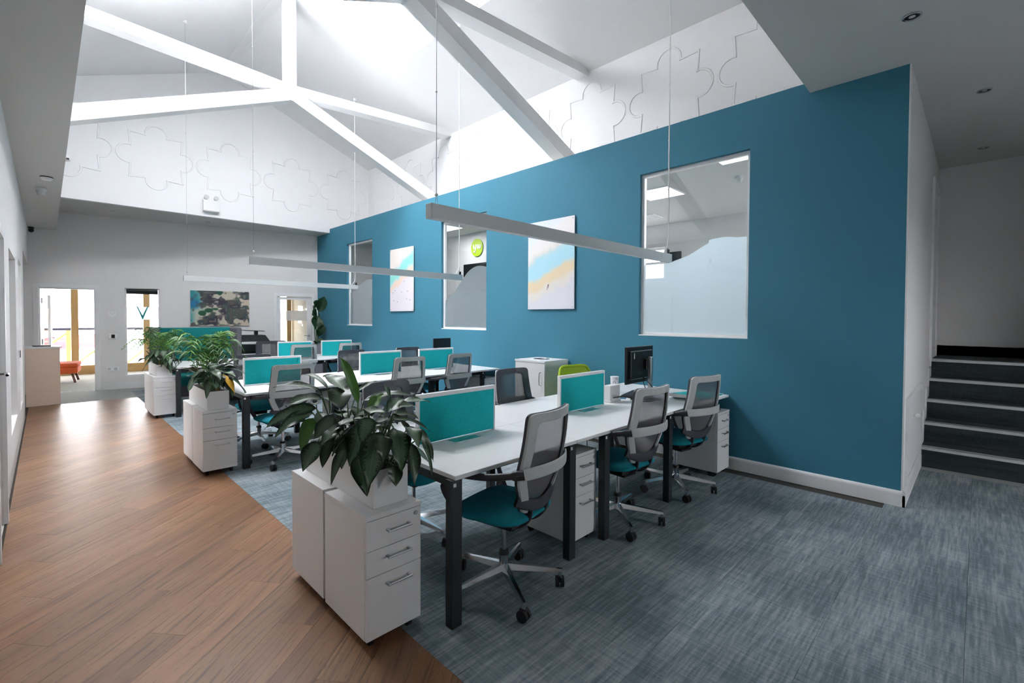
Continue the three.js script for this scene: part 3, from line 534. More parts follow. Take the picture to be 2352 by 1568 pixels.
[['middle of the three task chairs along the front desk, second from the planter', [2.985, 0, -1.87], -4], ['third task chair along the front desk, nearest the teal wall', [3.92, 0, -1.87], -11],
  ['task chair half hidden by the tall foreground plant, at the middle desk', [1.735, 0, -5.1], 2], ['task chair at the centre of the middle desk row', [3.08, 0, -5.06], -3], ['task chair at the middle desk row nearest the teal wall', [3.83, 0, -5.09], 4],
  ['task chair at the farthest desk, seen over the planter end chair', [3.17, 0, -8.45], -8], ['task chair at the farthest desk nearest the corner plant', [4.0, 0, -8.45], -6]].forEach(([l, p, a]) => copyOf(ch, l, p, a * deg));
[['task chair facing us behind the nearest teal screen, half hidden by leaves', [1.79, 0, -2.745], 190], ['task chair facing us across the front desk, before the white bin cabinet', [3.03, 0, -2.745], 181],
  ['task chair facing us behind the middle desk, just left of its first screen', [1.78, 0, -6.03], 176], ['task chair facing us behind the middle desk, left of the centre screen', [3.1, 0, -6.04], 184], ['task chair facing us behind the middle desk, between centre and right screens', [4.0, 0, -6.04], 178],
  ['task chair facing us behind the farthest desk, beside the printer', [3.02, 0, -9.35], 183]].forEach(([l, p, a]) => copyOf(ch, l, p, a * deg));
copyOf(ch, 'task chair in the meeting room, a blur behind the frosted glass', [5.85, 0, -2.9], 75 * deg);

// ---------------------------------------------------------------- pedestals
function pedestal(label, p, turn = 0) {           // origin at the middle of the front, on the floor; drawers face +z
  const t = thing('drawer_pedestal', label, 'drawer unit', p, turn, 'white drawer pedestals'), w = 0.286, d = 0.43, h = 0.614;
  part(t, 'body', [span(-w / 2, -w / 2 + 0.016, 0.05, h - 0.022, -d, -0.018), span(w / 2 - 0.016, w / 2, 0.05, h - 0.022, -d, -0.018), span(-w / 2 + 0.016, w / 2 - 0.016, 0.05, h - 0.022, -d, -d + 0.014), span(-w / 2 + 0.016, w / 2 - 0.016, 0.05, 0.066, -d + 0.014, -0.018)], M.cabinet);
  part(t, 'top', rspan(-w / 2, w / 2, h - 0.022, h, -d, 0.001, 0.002), M.cabinet);
  for (const [y0, y1, hy] of [[0.455, h - 0.025, 0.53], [0.335, 0.452, 0.41], [0.05, 0.332, 0.285]]) {
    const f = part(t, 'drawer', rspan(-w / 2 + 0.001, w / 2 - 0.001, y0, y1, -0.018, 0, 0.0015), M.cabinet);
    part(f, 'handle', [rbox(0.128, 0.009, 0.007, 0.002, 0.015, hy, 0.028), rbox(0.012, 0.008, 0.03, 0.002, -0.04, hy, 0.014), rbox(0.012, 0.008, 0.03, 0.002, 0.07, hy, 0.014)], M.steel);
  }
  part(t, 'lock', [cyl(0.0105, 0.0105, 0.006, 0, 0, 0).rotateX(Math.PI / 2).translate(w / 2 - 0.03, h - 0.05, 0.002), cyl(0.006, 0.006, 0.008, 0, 0, 0).rotateX(Math.PI / 2).translate(w / 2 - 0.03, h - 0.05, 0.003)], M.steel);
  part(t, 'drawer_recess', span(-w / 2 + 0.018, w / 2 - 0.018, 0.068, h - 0.024, -d + 0.02, -0.019), M.dark);
  for (const x of [-0.1, 0.1]) for (const z of [-0.05, -d + 0.05]) part(t, 'castor', [cyl(0.023, 0.023, 0.02, 0, 0, 0).rotateZ(Math.PI / 2).translate(x, 0.023, z), rbox(0.03, 0.02, 0.034, 0.004, x, 0.042, z)], M.rubber);
  return t;
}
const pd = pedestal('foreground white drawer pedestal under the big planter, drawers facing us', [1.136, 0, -1.9]);
[['second foreground pedestal, back to back with the one whose drawers face us', [1.14, 0, -2.792], 180], ['white drawer pedestal under the middle planter, drawers facing us', [1.166, 0, -5.085], 0], ['pedestal behind the one under the middle planter', [1.17, 0, -5.975], 180],
  ['white drawer pedestal under the farthest planter, drawers facing us', [1.245, 0, -8.49], 0], ['pedestal behind the one under the farthest planter', [1.248, 0, -9.38], 180],
  ['white pedestal standing between two desk legs under the front desk', [2.51, 0, -1.832], 0], ['white pedestal at the wall end of the front desk', [4.592, 0, -1.715], 0],
  ['white pedestal between the legs under the middle desk', [2.49, 0, -5.14], 0], ['white pedestal at the wall end of the middle desk', [4.66, 0, -5.08], 0]].forEach(([l, p, a]) => copyOf(pd, l, p, a * deg));

// ---------------------------------------------------------------- planters and plants
function planter(label, p) {                      // long white box, origin at the middle of its front bottom edge
  const t = thing('planter_box', label, 'planter', p, 0, 'long white planters'), w = 0.184, d = 0.78, h = 0.172, k = 0.01;
  part(t, 'box', [rspan(-w / 2, w / 2, 0, h, -k, 0, 0.002), rspan(-w / 2, w / 2, 0, h, -d, -d + k, 0.002), rspan(-w / 2, -w / 2 + k, 0, h, -d + k, -k, 0.002), rspan(w / 2 - k, w / 2, 0, h, -d + k, -k, 0.002), span(-w / 2 + k, w / 2 - k, 0, k, -d + k, -k)], M.cabinet);
  part(t, 'soil', grid(6, 20, (u, v) => [lerp(-w / 2 + k, w / 2 - k, u), h - 0.02 + 0.01 * noise(u * 6, v * 20, 99, 99, 5), lerp(-k, -d + k, v)]), M.soil);
  return t;
}
const pl = planter('foreground white planter box full of broad variegated leaves', [1.152, 0.614, -1.96]);
copyOf(pl, 'middle white planter box on two pedestals', [1.165, 0.614, -5.15]); copyOf(pl, 'farthest white planter box, nearest the reception cabinet', [1.245, 0.614, -8.55]);
// one broad leaf with its stalk, from crown point c through blade base a to tip b
function leaf(parent, a, b, c, width, mat, { arch = 0.15, out = V(0, 0.4, 1), curl = 0.25, wavy = 0 } = {}) {
  const L = a.distanceTo(b), mid = a.clone().lerp(b, 0.5).addScaledVector(V(0, 1, 0), arch * L).addScaledVector(out, 0.06 * L), curve = new THREE.QuadraticBezierCurve3(a, mid, b);
  const ph = rnd() * 6;
  const blade = grid(8, 14, (u, v) => {
    const p = curve.getPoint(v), t = curve.getTangent(v), s = new THREE.Vector3().crossVectors(t, out).normalize(), n = new THREE.Vector3().crossVectors(s, t).normalize();
    const x = u * 2 - 1, w = width / 2 * Math.pow(Math.sin(Math.PI * Math.pow(v * 0.985 + 0.015, 0.82)), 0.85);
    p.addScaledVector(s, x * w).addScaledVector(n, (Math.abs(x) * curl - 0.1) * w + Math.sin(v * 11 + ph + x * 1.5) * wavy * width * Math.abs(x));
    return [p.x, p.y, p.z];
  });
  const g = [blade];
  if (c) { const q = a.clone().lerp(c, 0.5).add(V(0, 0.02, 0)); const st = tube([c.toArray(), q.toArray(), a.toArray()], 0.0035, 6, 5); const uv = st.attributes.uv; for (let i = 0; i < uv.count; i++) uv.setXY(i, 0.5, 0.02); g.push(st); }
  return part(parent, 'leaf', g, mat);
}
const foreKeys = [
  [1.132, 1.060, -2.250, 1.077, 1.295, -2.340, 0.062, 3], [1.039, 1.104, -2.485, 0.841, 1.129, -2.614, 0.06, 0], [1.107, 1.108, -2.559, 1.054, 1.156, -2.826, 0.04, 0], [1.114, 1.108, -2.340, 1.092, 1.171, -2.576, 0.1, 2],
  [1.046, 1.040, -2.265, 1.114, 1.132, -2.412, 0.115, 1], [1.023, 1.073, -2.430, 0.851, 1.048, -2.460, 0.09, 0], [0.979, 1.032, -2.402, 0.758, 0.948, -2.479, 0.078, 0], [0.967, 1.008, -2.414, 0.776, 0.920, -2.390, 0.065, 2],
  [0.986, 0.970, -2.464, 0.923, 0.802, -2.451, 0.075, 3], [0.950, 0.878, -2.285, 0.869, 0.755, -2.292, 0.095, 0], [1.012, 0.932, -2.225, 0.930, 0.883, -2.235, 0.064, 2], [1.104, 0.958, -1.992, 1.007, 0.737, -1.913, 0.13, 0],
  [1.173, 0.970, -1.952, 1.136, 0.800, -1.842, 0.115, 0], [1.088, 0.987, -2.080, 0.982, 0.811, -2.039, 0.098, 0], [0.989, 0.881, -2.105, 0.922, 0.727, -2.097, 0.045, 1], [1.018, 0.849, -2.033, 1.015, 0.694, -1.932, 0.095, 1],
  [1.232, 0.973, -1.935, 1.210, 0.903, -1.814, 0.078, 0], [1.241, 0.889, -1.924, 1.204, 0.715, -1.843, 0.073, 1], [1.155, 0.800, -1.937, 1.133, 0.720, -1.886, 0.075, 1], [1.282, 0.957, -1.956, 1.316, 0.806, -1.846, 0.068, 1],
  [1.288, 0.916, -1.920, 1.282, 0.752, -1.809, 0.036, 0], [1.207, 1.000, -2.032, 1.362, 0.928, -1.945, 0.04, 1], [1.233, 1.013, -2.077, 1.352, 0.979, -2.027, 0.052, 1], [1.239, 1.016, -2.142, 1.327, 1.075, -2.126, 0.088, 2],
  [1.341, 1.043, -2.182, 1.509, 1.030, -2.155, 0.062, 2], [1.122, 1.040, -2.118, 1.200, 1.114, -2.113, 0.064, 3], [1.352, 1.044, -2.313, 1.356, 1.124, -2.382, 0.032, 0], [1.250, 1.036, -2.414, 1.503, 1.047, -2.303, 0.066, 1],
  [1.045, 1.014, -2.123, 1.130, 1.050, -1.969, 0.073, 2], [1.255, 1.027, -2.126, 1.400, 1.025, -2.123, 0.07, 1], [1.317, 1.052, -2.630, 1.453, 1.104, -2.637, 0.034, 0], [1.010, 0.904, -2.297, 0.957, 0.756, -2.275, 0.068, 1],
  [1.094, 0.956, -1.931, 1.068, 0.851, -1.884, 0.08, 1], [1.027, 0.992, -2.283, 0.928, 0.895, -2.308, 0.084, 1], [1.077, 1.025, -2.021, 1.009, 0.924, -1.973, 0.082, 0]];
const LM = [M.leaf, M.leafDark, M.leafSilver, M.leafBright];
{
  const t = thing('leafy_plant', 'big foreground plant with drooping broad leaves, silver-green with dark margins', 'plant', [0, 0, 0]);
  for (const [ax, ay, az, bx, by, bz, w, k] of foreKeys) {
    const a = V(ax, ay, az), b = V(bx, by, bz), c = V(1.152 + (ax - 1.152) * 0.3, 0.77, Math.min(-2.0, az * 0.8 - 0.48)), hang = by < ay - 0.08;
    const o = V(ax - 1.18 + (bx - ax) * 0.5, hang ? 0.25 : 0.9, 0.28 + (bz - az)).normalize();
    leaf(t, a, b, c, w, LM[k], { arch: hang ? 0.22 : 0.16, out: o, curl: rr(0.12, 0.4), wavy: 0.06 });
  }
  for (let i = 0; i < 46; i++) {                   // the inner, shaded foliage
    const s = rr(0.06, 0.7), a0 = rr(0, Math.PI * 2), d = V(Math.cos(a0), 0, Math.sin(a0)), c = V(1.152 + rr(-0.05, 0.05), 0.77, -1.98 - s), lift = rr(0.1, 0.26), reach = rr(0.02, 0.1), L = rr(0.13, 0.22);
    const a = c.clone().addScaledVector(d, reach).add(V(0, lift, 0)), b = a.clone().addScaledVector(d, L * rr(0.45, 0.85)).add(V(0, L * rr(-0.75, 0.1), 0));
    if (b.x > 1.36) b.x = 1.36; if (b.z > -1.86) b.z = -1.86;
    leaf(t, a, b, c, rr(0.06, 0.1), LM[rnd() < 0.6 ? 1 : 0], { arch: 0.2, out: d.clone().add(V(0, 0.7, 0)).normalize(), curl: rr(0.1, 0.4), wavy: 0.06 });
  }
}
function frond(parent, c, dir, L, rise, mat) {     // a feather palm frond: rachis with narrow leaflets, one mesh
  const end = c.clone().addScaledVector(dir, L).add(V(0, rise * 0.35, 0)), mid = c.clone().addScaledVector(dir, L * 0.4).add(V(0, rise, 0)), curve = new THREE.QuadraticBezierCurve3(c, mid, end), g = [tube([c, curve.getPoint(0.5), end].map((p) => p.toArray()), 0.0025, 8, 4)];
  for (let i = 3; i < 15; i++) for (const s of [-1, 1]) {
    const v = i / 14.5, p = curve.getPoint(v), t = curve.getTangent(v), side = new THREE.Vector3().crossVectors(t, V(0, 1, 0)).normalize().multiplyScalar(s), l = 0.14 * Math.sin(Math.PI * (0.18 + v * 0.75)) * rr(0.85, 1.15);
    const q = p.clone().addScaledVector(side, l * 0.75).addScaledVector(t, l * 0.55).add(V(0, -l * 0.3, 0)), m = p.clone().lerp(q, 0.5).add(V(0, l * 0.12, 0)), w = V(0, 0.3, 0).add(t).normalize().multiplyScalar(0.0075);
    g.push(grid(2, 2, (a, b) => { const k = b < 0.5 ? p.clone().lerp(m, b * 2) : m.clone().lerp(q, b * 2 - 1); return k.addScaledVector(w, (a - 0.5) * 2 * (b > 0.99 ? 0.05 : b < 0.01 ? 0.5 : 1)).toArray(); }));
  }
  return part(parent, 'frond', g, mat);
}
function mixedPlant(label, palmLabel, cx, z0, s0) {
  seed = s0;
  const t = thing('leafy_plant', label, 'plant', [cx, 0.77, z0]);
  for (let i = 0; i < 44; i++) {
    const fr = i < 20, s = fr ? rr(0, 0.12) : rr(0.05, 0.5), a0 = fr ? rr(0.1, Math.PI - 0.1) : rr(0, Math.PI * 2), d = V(Math.cos(a0), 0, Math.sin(a0)), c = V(rr(-0.04, 0.04), 0, -0.06 - s), lift = rr(0.08, 0.24), L = rr(0.17, 0.27);
    const a = c.clone().addScaledVector(d, rr(0.04, 0.12)).add(V(0, lift, 0)), b = a.clone().addScaledVector(d, L * rr(0.35, 0.8)).add(V(0, L * (fr ? rr(-0.95, -0.1) : rr(-0.5, 0.5)), 0));
    leaf(t, a, b, c, rr(0.07, 0.105), rnd() < 0.03 ? M.leafYellow : LM[[0, 1, 2, 1, 0, 2][i % 6]], { arch: 0.22, out: d.clone().add(V(0, 0.55, 0)).normalize(), curl: rr(0.1, 0.4), wavy: 0.05 });
  }
  const q = thing('parlour_palm', palmLabel, 'plant', [cx, 0.77, z0 - 0.42]);
  for (let i = 0; i < 22; i++) { const a0 = rr(0, Math.PI * 2); frond(q, V(rr(-0.03, 0.03), 0, rr(-0.15, 0.15)), V(Math.cos(a0), 0, Math.sin(a0)), rr(0.22, 0.48), rr(0.55, 0.95), i % 3 ? M.palm : M.palmLight); }
}
mixedPlant('broad-leaved plant spilling over the front of the middle planter', 'feathery palm growing at the back of the middle planter', 1.165, -5.16, 77);
mixedPlant('broad-leaved plant spilling over the front of the farthest planter', 'feathery palm at the back of the farthest planter, before the window', 1.245, -8.56, 991);
// tall plant in the corner
{
  const px = 4.62, pz = -11.3, pot = thing('tall_planter', 'tall grey square planter in the far corner by the teal wall', 'planter', [px, 0, pz]);
  part(pot, 'pot', extrude(rectShape(-0.15, 0.15, -0.15, 0.15, [[-0.13, 0.13, -0.13, 0.13]]), 0.86).rotateX(-Math.PI / 2), std({ color: rgb(0.3, 0.28, 0.31), roughness: 0.7 }));
  part(pot, 'soil', span(-0.13, 0.13, 0.8, 0.83, -0.13, 0.13), M.soil);
  const t = thing('corner_plant', 'tall dark plant with large paddle leaves in the far corner', 'plant', [px, 0.83, pz]); seed = 4242;
  const stems = [[0.03, 1.12, 0.05], [-0.05, 0.95, 0.02], [0.06, 0.75, -0.03], [-0.02, 0.55, 0.06]];
  part(t, 'stem', stems.map(([x, h, z]) => tube([[x * 0.5, 0, z * 0.5], [x, h * 0.5, z], [x * 1.5, h, z]], 0.011, 12, 6)), M.stem);
  for (const [ax, ay, az, bx, by, bz, w] of [[0.05, 0.8, 0.05, 0.16, 1.17, 0.1, 0.26], [0.0, 0.92, 0.05, -0.13, 1.02, 0.16, 0.24], [0.0, 0.72, 0.05, -0.16, 0.74, 0.14, 0.26], [0.0, 0.7, 0.06, -0.06, 0.36, 0.14, 0.26], [0.05, 0.42, 0.06, 0.16, 0.3, 0.12, 0.2], [0.02, 0.2, 0.06, 0.12, 0.5, 0.1, 0.2], [0, 0.12, 0.08, 0.12, 0.08, 0.16, 0.12], [-0.02, 0.03, 0.1, -0.14, 0.1, 0.16, 0.06], [-0.03, -0.02, 0.12, -0.14, -0.12, 0.18, 0.06], [0.06, 0.6, 0.0, 0.12, 0.45, 0.1, 0.12]])
    leaf(t, V(ax, ay, az), V(bx, by, bz), null, w, M.fig, { arch: 0.1, out: V(bx - ax, 0.2, 0.8).normalize(), curl: 0.25, wavy: 0.05 });
}

// ---------------------------------------------------------------- pendant lights
function pendant(z, label) {
  const t = thing('pendant_light', label, 'pendant light', [0, 2.06, z], 0, 'linear pendant lights'), x0 = 1.535, x1 = 4.42, sag = (x) => -0.018 * Math.sin(Math.PI * (x - x0) / (x1 - x0));
  part(t, 'housing', [box(x1 - x0, 0.082, 0.055, (x0 + x1) / 2, 0.041, 0)], M.alu);
  for (const x of [x0, x1]) part(t, 'end_cap', rbox(0.006, 0.084, 0.057, 0.002, x, 0.041, 0), M.paleGrey);
  part(t, 'diffuser', box(x1 - x0 - 0.03, 0.003, 0.045, (x0 + x1) / 2, 0.0005, 0), M.lamp);
  const roofY = (x) => (x < RX ? RY - (RX - x) * (RY - EY) / (XU - RX) : RY - (x - RX) * (RY - EY) / (XU - RX)) - 2.06;
  for (const x of [1.585, 4.38]) {
    part(t, 'suspension_wire', [tube([[x, 0.14, 0], [x, roofY(x), 0]], 0.0022, 2, 5), tube([[x - 0.012, 0.08, 0], [x, 0.14, 0]], 0.0015, 2, 5), tube([[x + 0.012, 0.08, 0], [x, 0.14, 0]], 0.0015, 2, 5)], M.steel);
    part(t, 'wire_clip', [0.14, 0.72, 1.2, 1.75, 2.3].map((y, i) => new THREE.SphereGeometry(i ? 0.006 : 0.01, 10, 8).translate(x, y, 0)), M.steel);
    part(t, 'ceiling_cup', cyl(0.035, 0.03, 0.05, x, roofY(x) - 0.01, 0), M.gloss);
  }
  part(t, 'power_cable', tube([[4.3, 0.082, 0], [4.33, 0.12, 0], [4.365, 0.16, 0.01], [4.37, 0.3, 0.012], [4.368, 1.2, 0.012], [4.37, 2.2, 0.01], [4.37, roofY(4.37), 0]], 0.0055, 40, 6), M.gloss);
  part(t, 'cable_grip', rbox(0.03, 0.05, 0.02, 0.004, 4.395, 0.105, 0), M.black);
  return t;
}
pendant(-2.2, 'nearest grey linear pendant light, over the front desk'); pendant(-5.5, 'middle linear pendant light, over the middle desk row'); pendant(-8.8, 'farthest linear pendant light, white against the back wall');

// ---------------------------------------------------------------- pictures
const beachTex = (big) => texture(256, 384, (u, y) => {   // y up
  const v = y, n = noise(u * 5, v * 7, 64, 64, big ? 51 : 61) * 0.5 + noise(u * 14, v * 18, 64, 64, big ? 52 : 62) * 0.25 + noise(u * 60, v * 60, 64, 64, 53) * 0.08;
  const tiltv = v - (u - 0.5) * (big ? 0.24 : 0.34) + (n - 0.4) * 0.14;
  let c = big ? [214, 213, 220] : [226, 220, 226];
  if (big) {
    c = mixc(c, [222, 216, 208], smooth(0.16, 0.24, tiltv)); c = mixc(c, [226, 206, 172], smooth(0.25, 0.32, tiltv) * (1 - smooth(0.36, 0.46, tiltv)));
    c = mixc(c, [172, 216, 230], smooth(0.37, 0.47, tiltv) * (1 - smooth(0.58, 0.72, tiltv))); c = mixc(c, [232, 228, 226], smooth(0.62, 0.74, tiltv)); c = mixc(c, [214, 226, 246], smooth(0.8, 1.0, v + (0.5 - u) * 0.4) * 0.8);
    const px = (u - 0.46) * 256, py = (v - 0.27) * 384; if (Math.hypot(px, py) < 3.2) c = [60, 50, 58]; else if (Math.hypot(px + 2, (py + 7) * 0.7) < 4) c = [150, 120, 125]; else if (Math.hypot(px + 6, (py + 16) * 0.6) < 4) c = [186, 176, 180];
  } else {
    c = mixc(c, [238, 204, 178], smooth(0.42, 0.5, tiltv) * (1 - smooth(0.52, 0.62, tiltv)) * 0.7); c = mixc(c, [146, 222, 214], smooth(0.54, 0.62, tiltv) * (1 - smooth(0.72, 0.84, tiltv))); c = mixc(c, [236, 226, 220], smooth(0.76, 0.86, tiltv));
    for (const [a, b] of [[0.12, 0.3], [0.22, 0.33], [0.5, 0.3], [0.76, 0.31], [0.17, 0.17], [0.32, 0.15], [0.72, 0.19], [0.86, 0.17], [0.62, 0.47]]) if (Math.hypot((u - a) * 256, (v - b) * 384) < 4) c = mixc(c, [110, 100, 150], 0.6);
  }
  return c;
});
function wallPicture(name, label, tex, p, turn, w, h, pins = true) {
  const t = thing(name, label, 'picture', p, turn);
  part(t, 'panel', box(w, h, 0.012, 0, 0, 0.024), M.gloss);
  part(t, 'print', new THREE.PlaneGeometry(w, h).translate(0, 0, 0.0306), std({ map: tex, roughness: 0.4 }));
  if (pins) part(t, 'standoff', [[-1, -1], [1, -1], [-1, 1], [1, 1]].map(([a, b]) => cyl(0.009, 0.009, 0.036, 0, 0, 0, 14).rotateX(Math.PI / 2).translate(a * (w / 2 - 0.025), b * (h / 2 - 0.025), 0.018)), M.steel);
  return t;
}
wallPicture('beach_picture', 'larger looking beach picture with one walker, near the biggest window', beachTex(true), [XB, 2.222, -4.095], -Math.PI / 2, 0.81, 1.2);
wallPicture('beach_picture', 'beach picture dotted with bathers, between the two farther windows', beachTex(false), [XB, 2.222, -7.81], -Math.PI / 2, 0.82, 1.2);
const paintTex = texture(256, 176, (u, v) => {
  const w1 = noise(u * 4, v * 3, 64, 64, 71), w2 = noise(u * 9, v * 7, 64, 64, 72), w3 = noise(u * 22, v * 16, 64, 64, 73), f = w2 * 0.5 + w3 * 0.35 + w1 * 0.25;
  let c = mixc([196, 198, 178], [206, 190, 172], u);
  c = mixc(c, [40, 140, 150], smooth(0.35, 0.0, u + (0.9 - v) * 0.25 + (w2 - 0.5) * 0.2)); c = mixc(c, [16, 110, 160], smooth(0.16, 0.04, Math.hypot(u - 0.07, (v - 0.62) * 0.8)) * 0.9);
  const blob = (x, y, rx, ry) => Math.max(0, 1 - Math.hypot((u - x) / rx, (v - y) / ry));
  const m = Math.max(blob(0.3, 0.72, 0.3, 0.36), blob(0.5, 0.66, 0.24, 0.26), blob(0.33, 0.16, 0.27, 0.3), blob(0.72, 0.56, 0.22, 0.3), blob(0.86, 0.36, 0.22, 0.32), blob(0.95, 0.9, 0.16, 0.2), blob(0.64, 0.2, 0.1, 0.24), blob(0.4, 0.98, 0.16, 0.14), blob(0.04, 0.05, 0.06, 0.2), blob(0.58, 0.42, 0.16, 0.14));
  const g = Math.max(blob(0.3, 0.44, 0.09, 0.09), blob(0.19, 0.36, 0.09, 0.1), blob(0.48, 0.95, 0.06, 0.1), blob(0.41, 0.48, 0.06, 0.05));
  const d = smooth(0.2, 0.5, m * 0.85 + (f - 0.5) * 1.5);
  c = mixc(c, mixc([54, 50, 66], mixc([100, 88, 78], [44, 78, 80], w3), smooth(0.35, 0.7, w2)), d); c = mixc(c, [150, 130, 120], d * smooth(0.72, 0.86, w3) * 0.6);
  return mixc(c, [30, 84, 60], smooth(0.15, 0.4, g + (w3 - 0.5) * 0.2));
});
wallPicture('abstract_painting', 'wide abstract painting of dark blooms on cream and turquoise', paintTex, far(2.874, 1.685), -GA, 1.13, 0.785, false);

// ---------------------------------------------------------------- things on and by the desks
{
  const t = thing('bin_cabinet', 'white recycling cabinet with a round hole in its top, against the teal wall', 'cabinet', [4.363, 0, -4.045]);   // door faces -x
  part(t, 'carcass', [span(0.02, 0.463, 0.03, 0.94, -0.255, -0.237), span(0.02, 0.463, 0.03, 0.94, 0.237, 0.255), span(0.02, 0.463, 0.03, 0.05, -0.237, 0.237), span(0.45, 0.463, 0.05, 0.94, -0.237, 0.237)], M.cabinet);
  part(t, 'door', rspan(0, 0.019, 0.035, 0.936, -0.253, 0.253, 0.002), M.cabinet);
  part(t, 'handle', tube([[0, 0.66, 0.19], [-0.024, 0.665, 0.19], [-0.03, 0.7, 0.19], [-0.03, 0.78, 0.19], [-0.024, 0.815, 0.19], [0, 0.82, 0.19]], 0.0055), M.steel);
  const s = new THREE.Shape([[-0.005, -0.258], [0.465, -0.258], [0.465, 0.258], [-0.005, 0.258]].map(([x, y]) => new THREE.Vector2(x, y))); s.holes.push(new THREE.Path().absarc(0.23, 0, 0.1, 0, Math.PI * 2, true));
  part(t, 'top', extrude(s, 0.024).rotateX(-Math.PI / 2).translate(0, 0.94, 0), M.laminate);
  part(t, 'hole_ring', new THREE.TorusGeometry(0.103, 0.006, 8, 40).rotateX(Math.PI / 2).translate(0.23, 0.964, 0), M.steel);
  part(t, 'plinth', span(0.05, 0.46, 0, 0.03, -0.24, 0.24), M.black); part(t, 'bin_liner', cyl(0.1, 0.1, 0.5, 0.23, 0.68, 0, 24), M.dark);
}
{
  const t = thing('lime_chair', 'lime green visitor chair by the teal wall, mostly hidden by a desk screen', 'chair', [4.5, 0, -3.22], Math.PI * 0.93);   // faces away from the window side
  part(t, 'backrest', grid(14, 10, (u, v) => { const x = (u - 0.5) * 0.46, k = Math.pow(Math.abs(u - 0.5) * 2, 6); return [x, 0.44 + v * 0.47 - k * 0.03 * (v > 0.8 ? 1 : 0), 0.2 + v * 0.1 - x * x * 0.7]; }), M.lime);
  part(t, 'back_rim', tube([[-0.225, 0.5, 0.17], [-0.232, 0.84, 0.255], [-0.19, 0.905, 0.28], [0, 0.915, 0.3], [0.19, 0.905, 0.28], [0.232, 0.84, 0.255], [0.225, 0.5, 0.17]], 0.018, 50, 10), M.lime);
  part(t, 'seat', rbox(0.46, 0.04, 0.44, 0.018, 0, 0.44, 0), M.lime);
  for (const x of [-0.2, 0.2]) for (const z of [-0.19, 0.2]) part(t, 'leg', tube([[x * 0.9, 0.43, z * 0.9], [x, 0.2, z], [x * 1.1, 0.003, z * 1.12]], 0.011, 8, 8), M.chrome);
}
const canvasTex = (w, h, draw) => { const c = document.createElement('canvas'); c.width = w; c.height = h; draw(c.getContext('2d'), w, h); const t = new THREE.CanvasTexture(c); t.colorSpace = THREE.SRGBColorSpace; return t; };
{
  const t = thing('wipes_tub', 'white cylindrical tub printed with grey rings, behind the router', 'tub', [4.12, TOP, -2.63]);
  part(t, 'tub', cyl(0.041, 0.041, 0.15, 0, 0.075, 0, 32), std({ roughness: 0.4, map: canvasTex(256, 128, (g, w, h) => { g.fillStyle = '#e8e8ea'; g.fillRect(0, 0, w, h); g.strokeStyle = '#7d8794'; g.lineWidth = 4; for (let k = 0; k < 4; k++) for (const [x, y, r] of [[20, 40, 13], [36, 74, 15], [16, 96, 11], [44, 104, 9]]) { g.beginPath(); g.arc(x + k * 64, y, r, 0, 7); g.stroke(); } }) }));
  part(t, 'lid', cyl(0.043, 0.043, 0.014, 0, 0.157, 0, 32), M.gloss);
}
{
  const t = thing('router_box', 'white upright router box beside the second teal screen', 'router', [3.655, TOP, -2.36]);
  part(t, 'case', rbox(0.16, 0.15, 0.07, 0.008, 0, 0.078, 0), M.gloss); part(t, 'foot', rbox(0.17, 0.02, 0.09, 0.006, 0, 0.01, 0), M.trim); part(t, 'panel', rbox(0.06, 0.035, 0.004, 0.001, -0.04, 0.085, 0.036), M.lamp);
}
{
  const t = thing('monitor', 'black monitor on the front desk, its back turned to us', 'monitor', [3.89, TOP, -2.19], 0.03);
  part(t, 'screen_housing', [rbox(0.5, 0.335, 0.022, 0.006, 0, 0.335, -0.03), rbox(0.42, 0.26, 0.03, 0.012, 0, 0.335, -0.012)], M.dark);
  part(t, 'display', span(-0.24, 0.24, 0.178, 0.492, -0.0425, -0.041), std({ color: rgb(0.01, 0.01, 0.012), roughness: 0.15 }));
  part(t, 'stand_column', rbox(0.045, 0.4, 0.035, 0.008, 0.075, 0.205, 0.045), M.steel);
  part(t, 'stand_foot', rbox(0.24, 0.012, 0.19, 0.005, 0.075, 0.006, 0.0), M.black);
  part(t, 'pivot', rbox(0.1, 0.1, 0.03, 0.008, 0.075, 0.335, 0.018), M.dark);
  part(t, 'maker_badge', new THREE.TorusGeometry(0.022, 0.0016, 6, 32).translate(0.06, 0.455, 0.0045), M.charcoal);
  part(t, 'sticker', box(0.014, 0.05, 0.001, -0.15, 0.42, 0.0035).rotateZ(0), M.gloss);
  part(t, 'cables', [tube([[0.02, 0.23, 0.006], [-0.02, 0.16, 0.03], [0.02, 0.06, 0.06], [0.06, 0.02, 0.07]], 0.004), tube([[0.0, 0.22, 0.006], [0.05, 0.14, 0.07], [0.1, 0.1, 0.06], [0.15, 0.03, 0.05]], 0.004)], M.rubber);
}
{
  const t = thing('monitor', 'small black monitor peeking over the right screen of the middle desk', 'monitor', [4.42, TOP, -5.98]);
  part(t, 'screen_housing', rbox(0.33, 0.28, 0.025, 0.006, 0, 0.295, 0), M.dark); part(t, 'stand_column', rbox(0.05, 0.16, 0.03, 0.006, 0, 0.09, -0.02), M.black); part(t, 'stand_foot', rbox(0.2, 0.012, 0.16, 0.005, 0, 0.006, -0.02), M.black);
}
{
  const t = thing('keyboard', 'dark keyboard lying on the front desk in front of the monitor stand', 'keyboard', [4.12, TOP, -2.42], 0.25);
  part(t, 'case', rbox(0.4, 0.016, 0.13, 0.005, 0, 0.008, 0), M.black);
  const k = []; for (let r = 0; r < 5; r++) for (let c = 0; c < 19; c++) k.push(box(0.017, 0.006, 0.017, -0.18 + c * 0.02, 0.018, -0.045 + r * 0.022)); part(t, 'keys', k, M.charcoal).userData.kind = 'stuff';
}
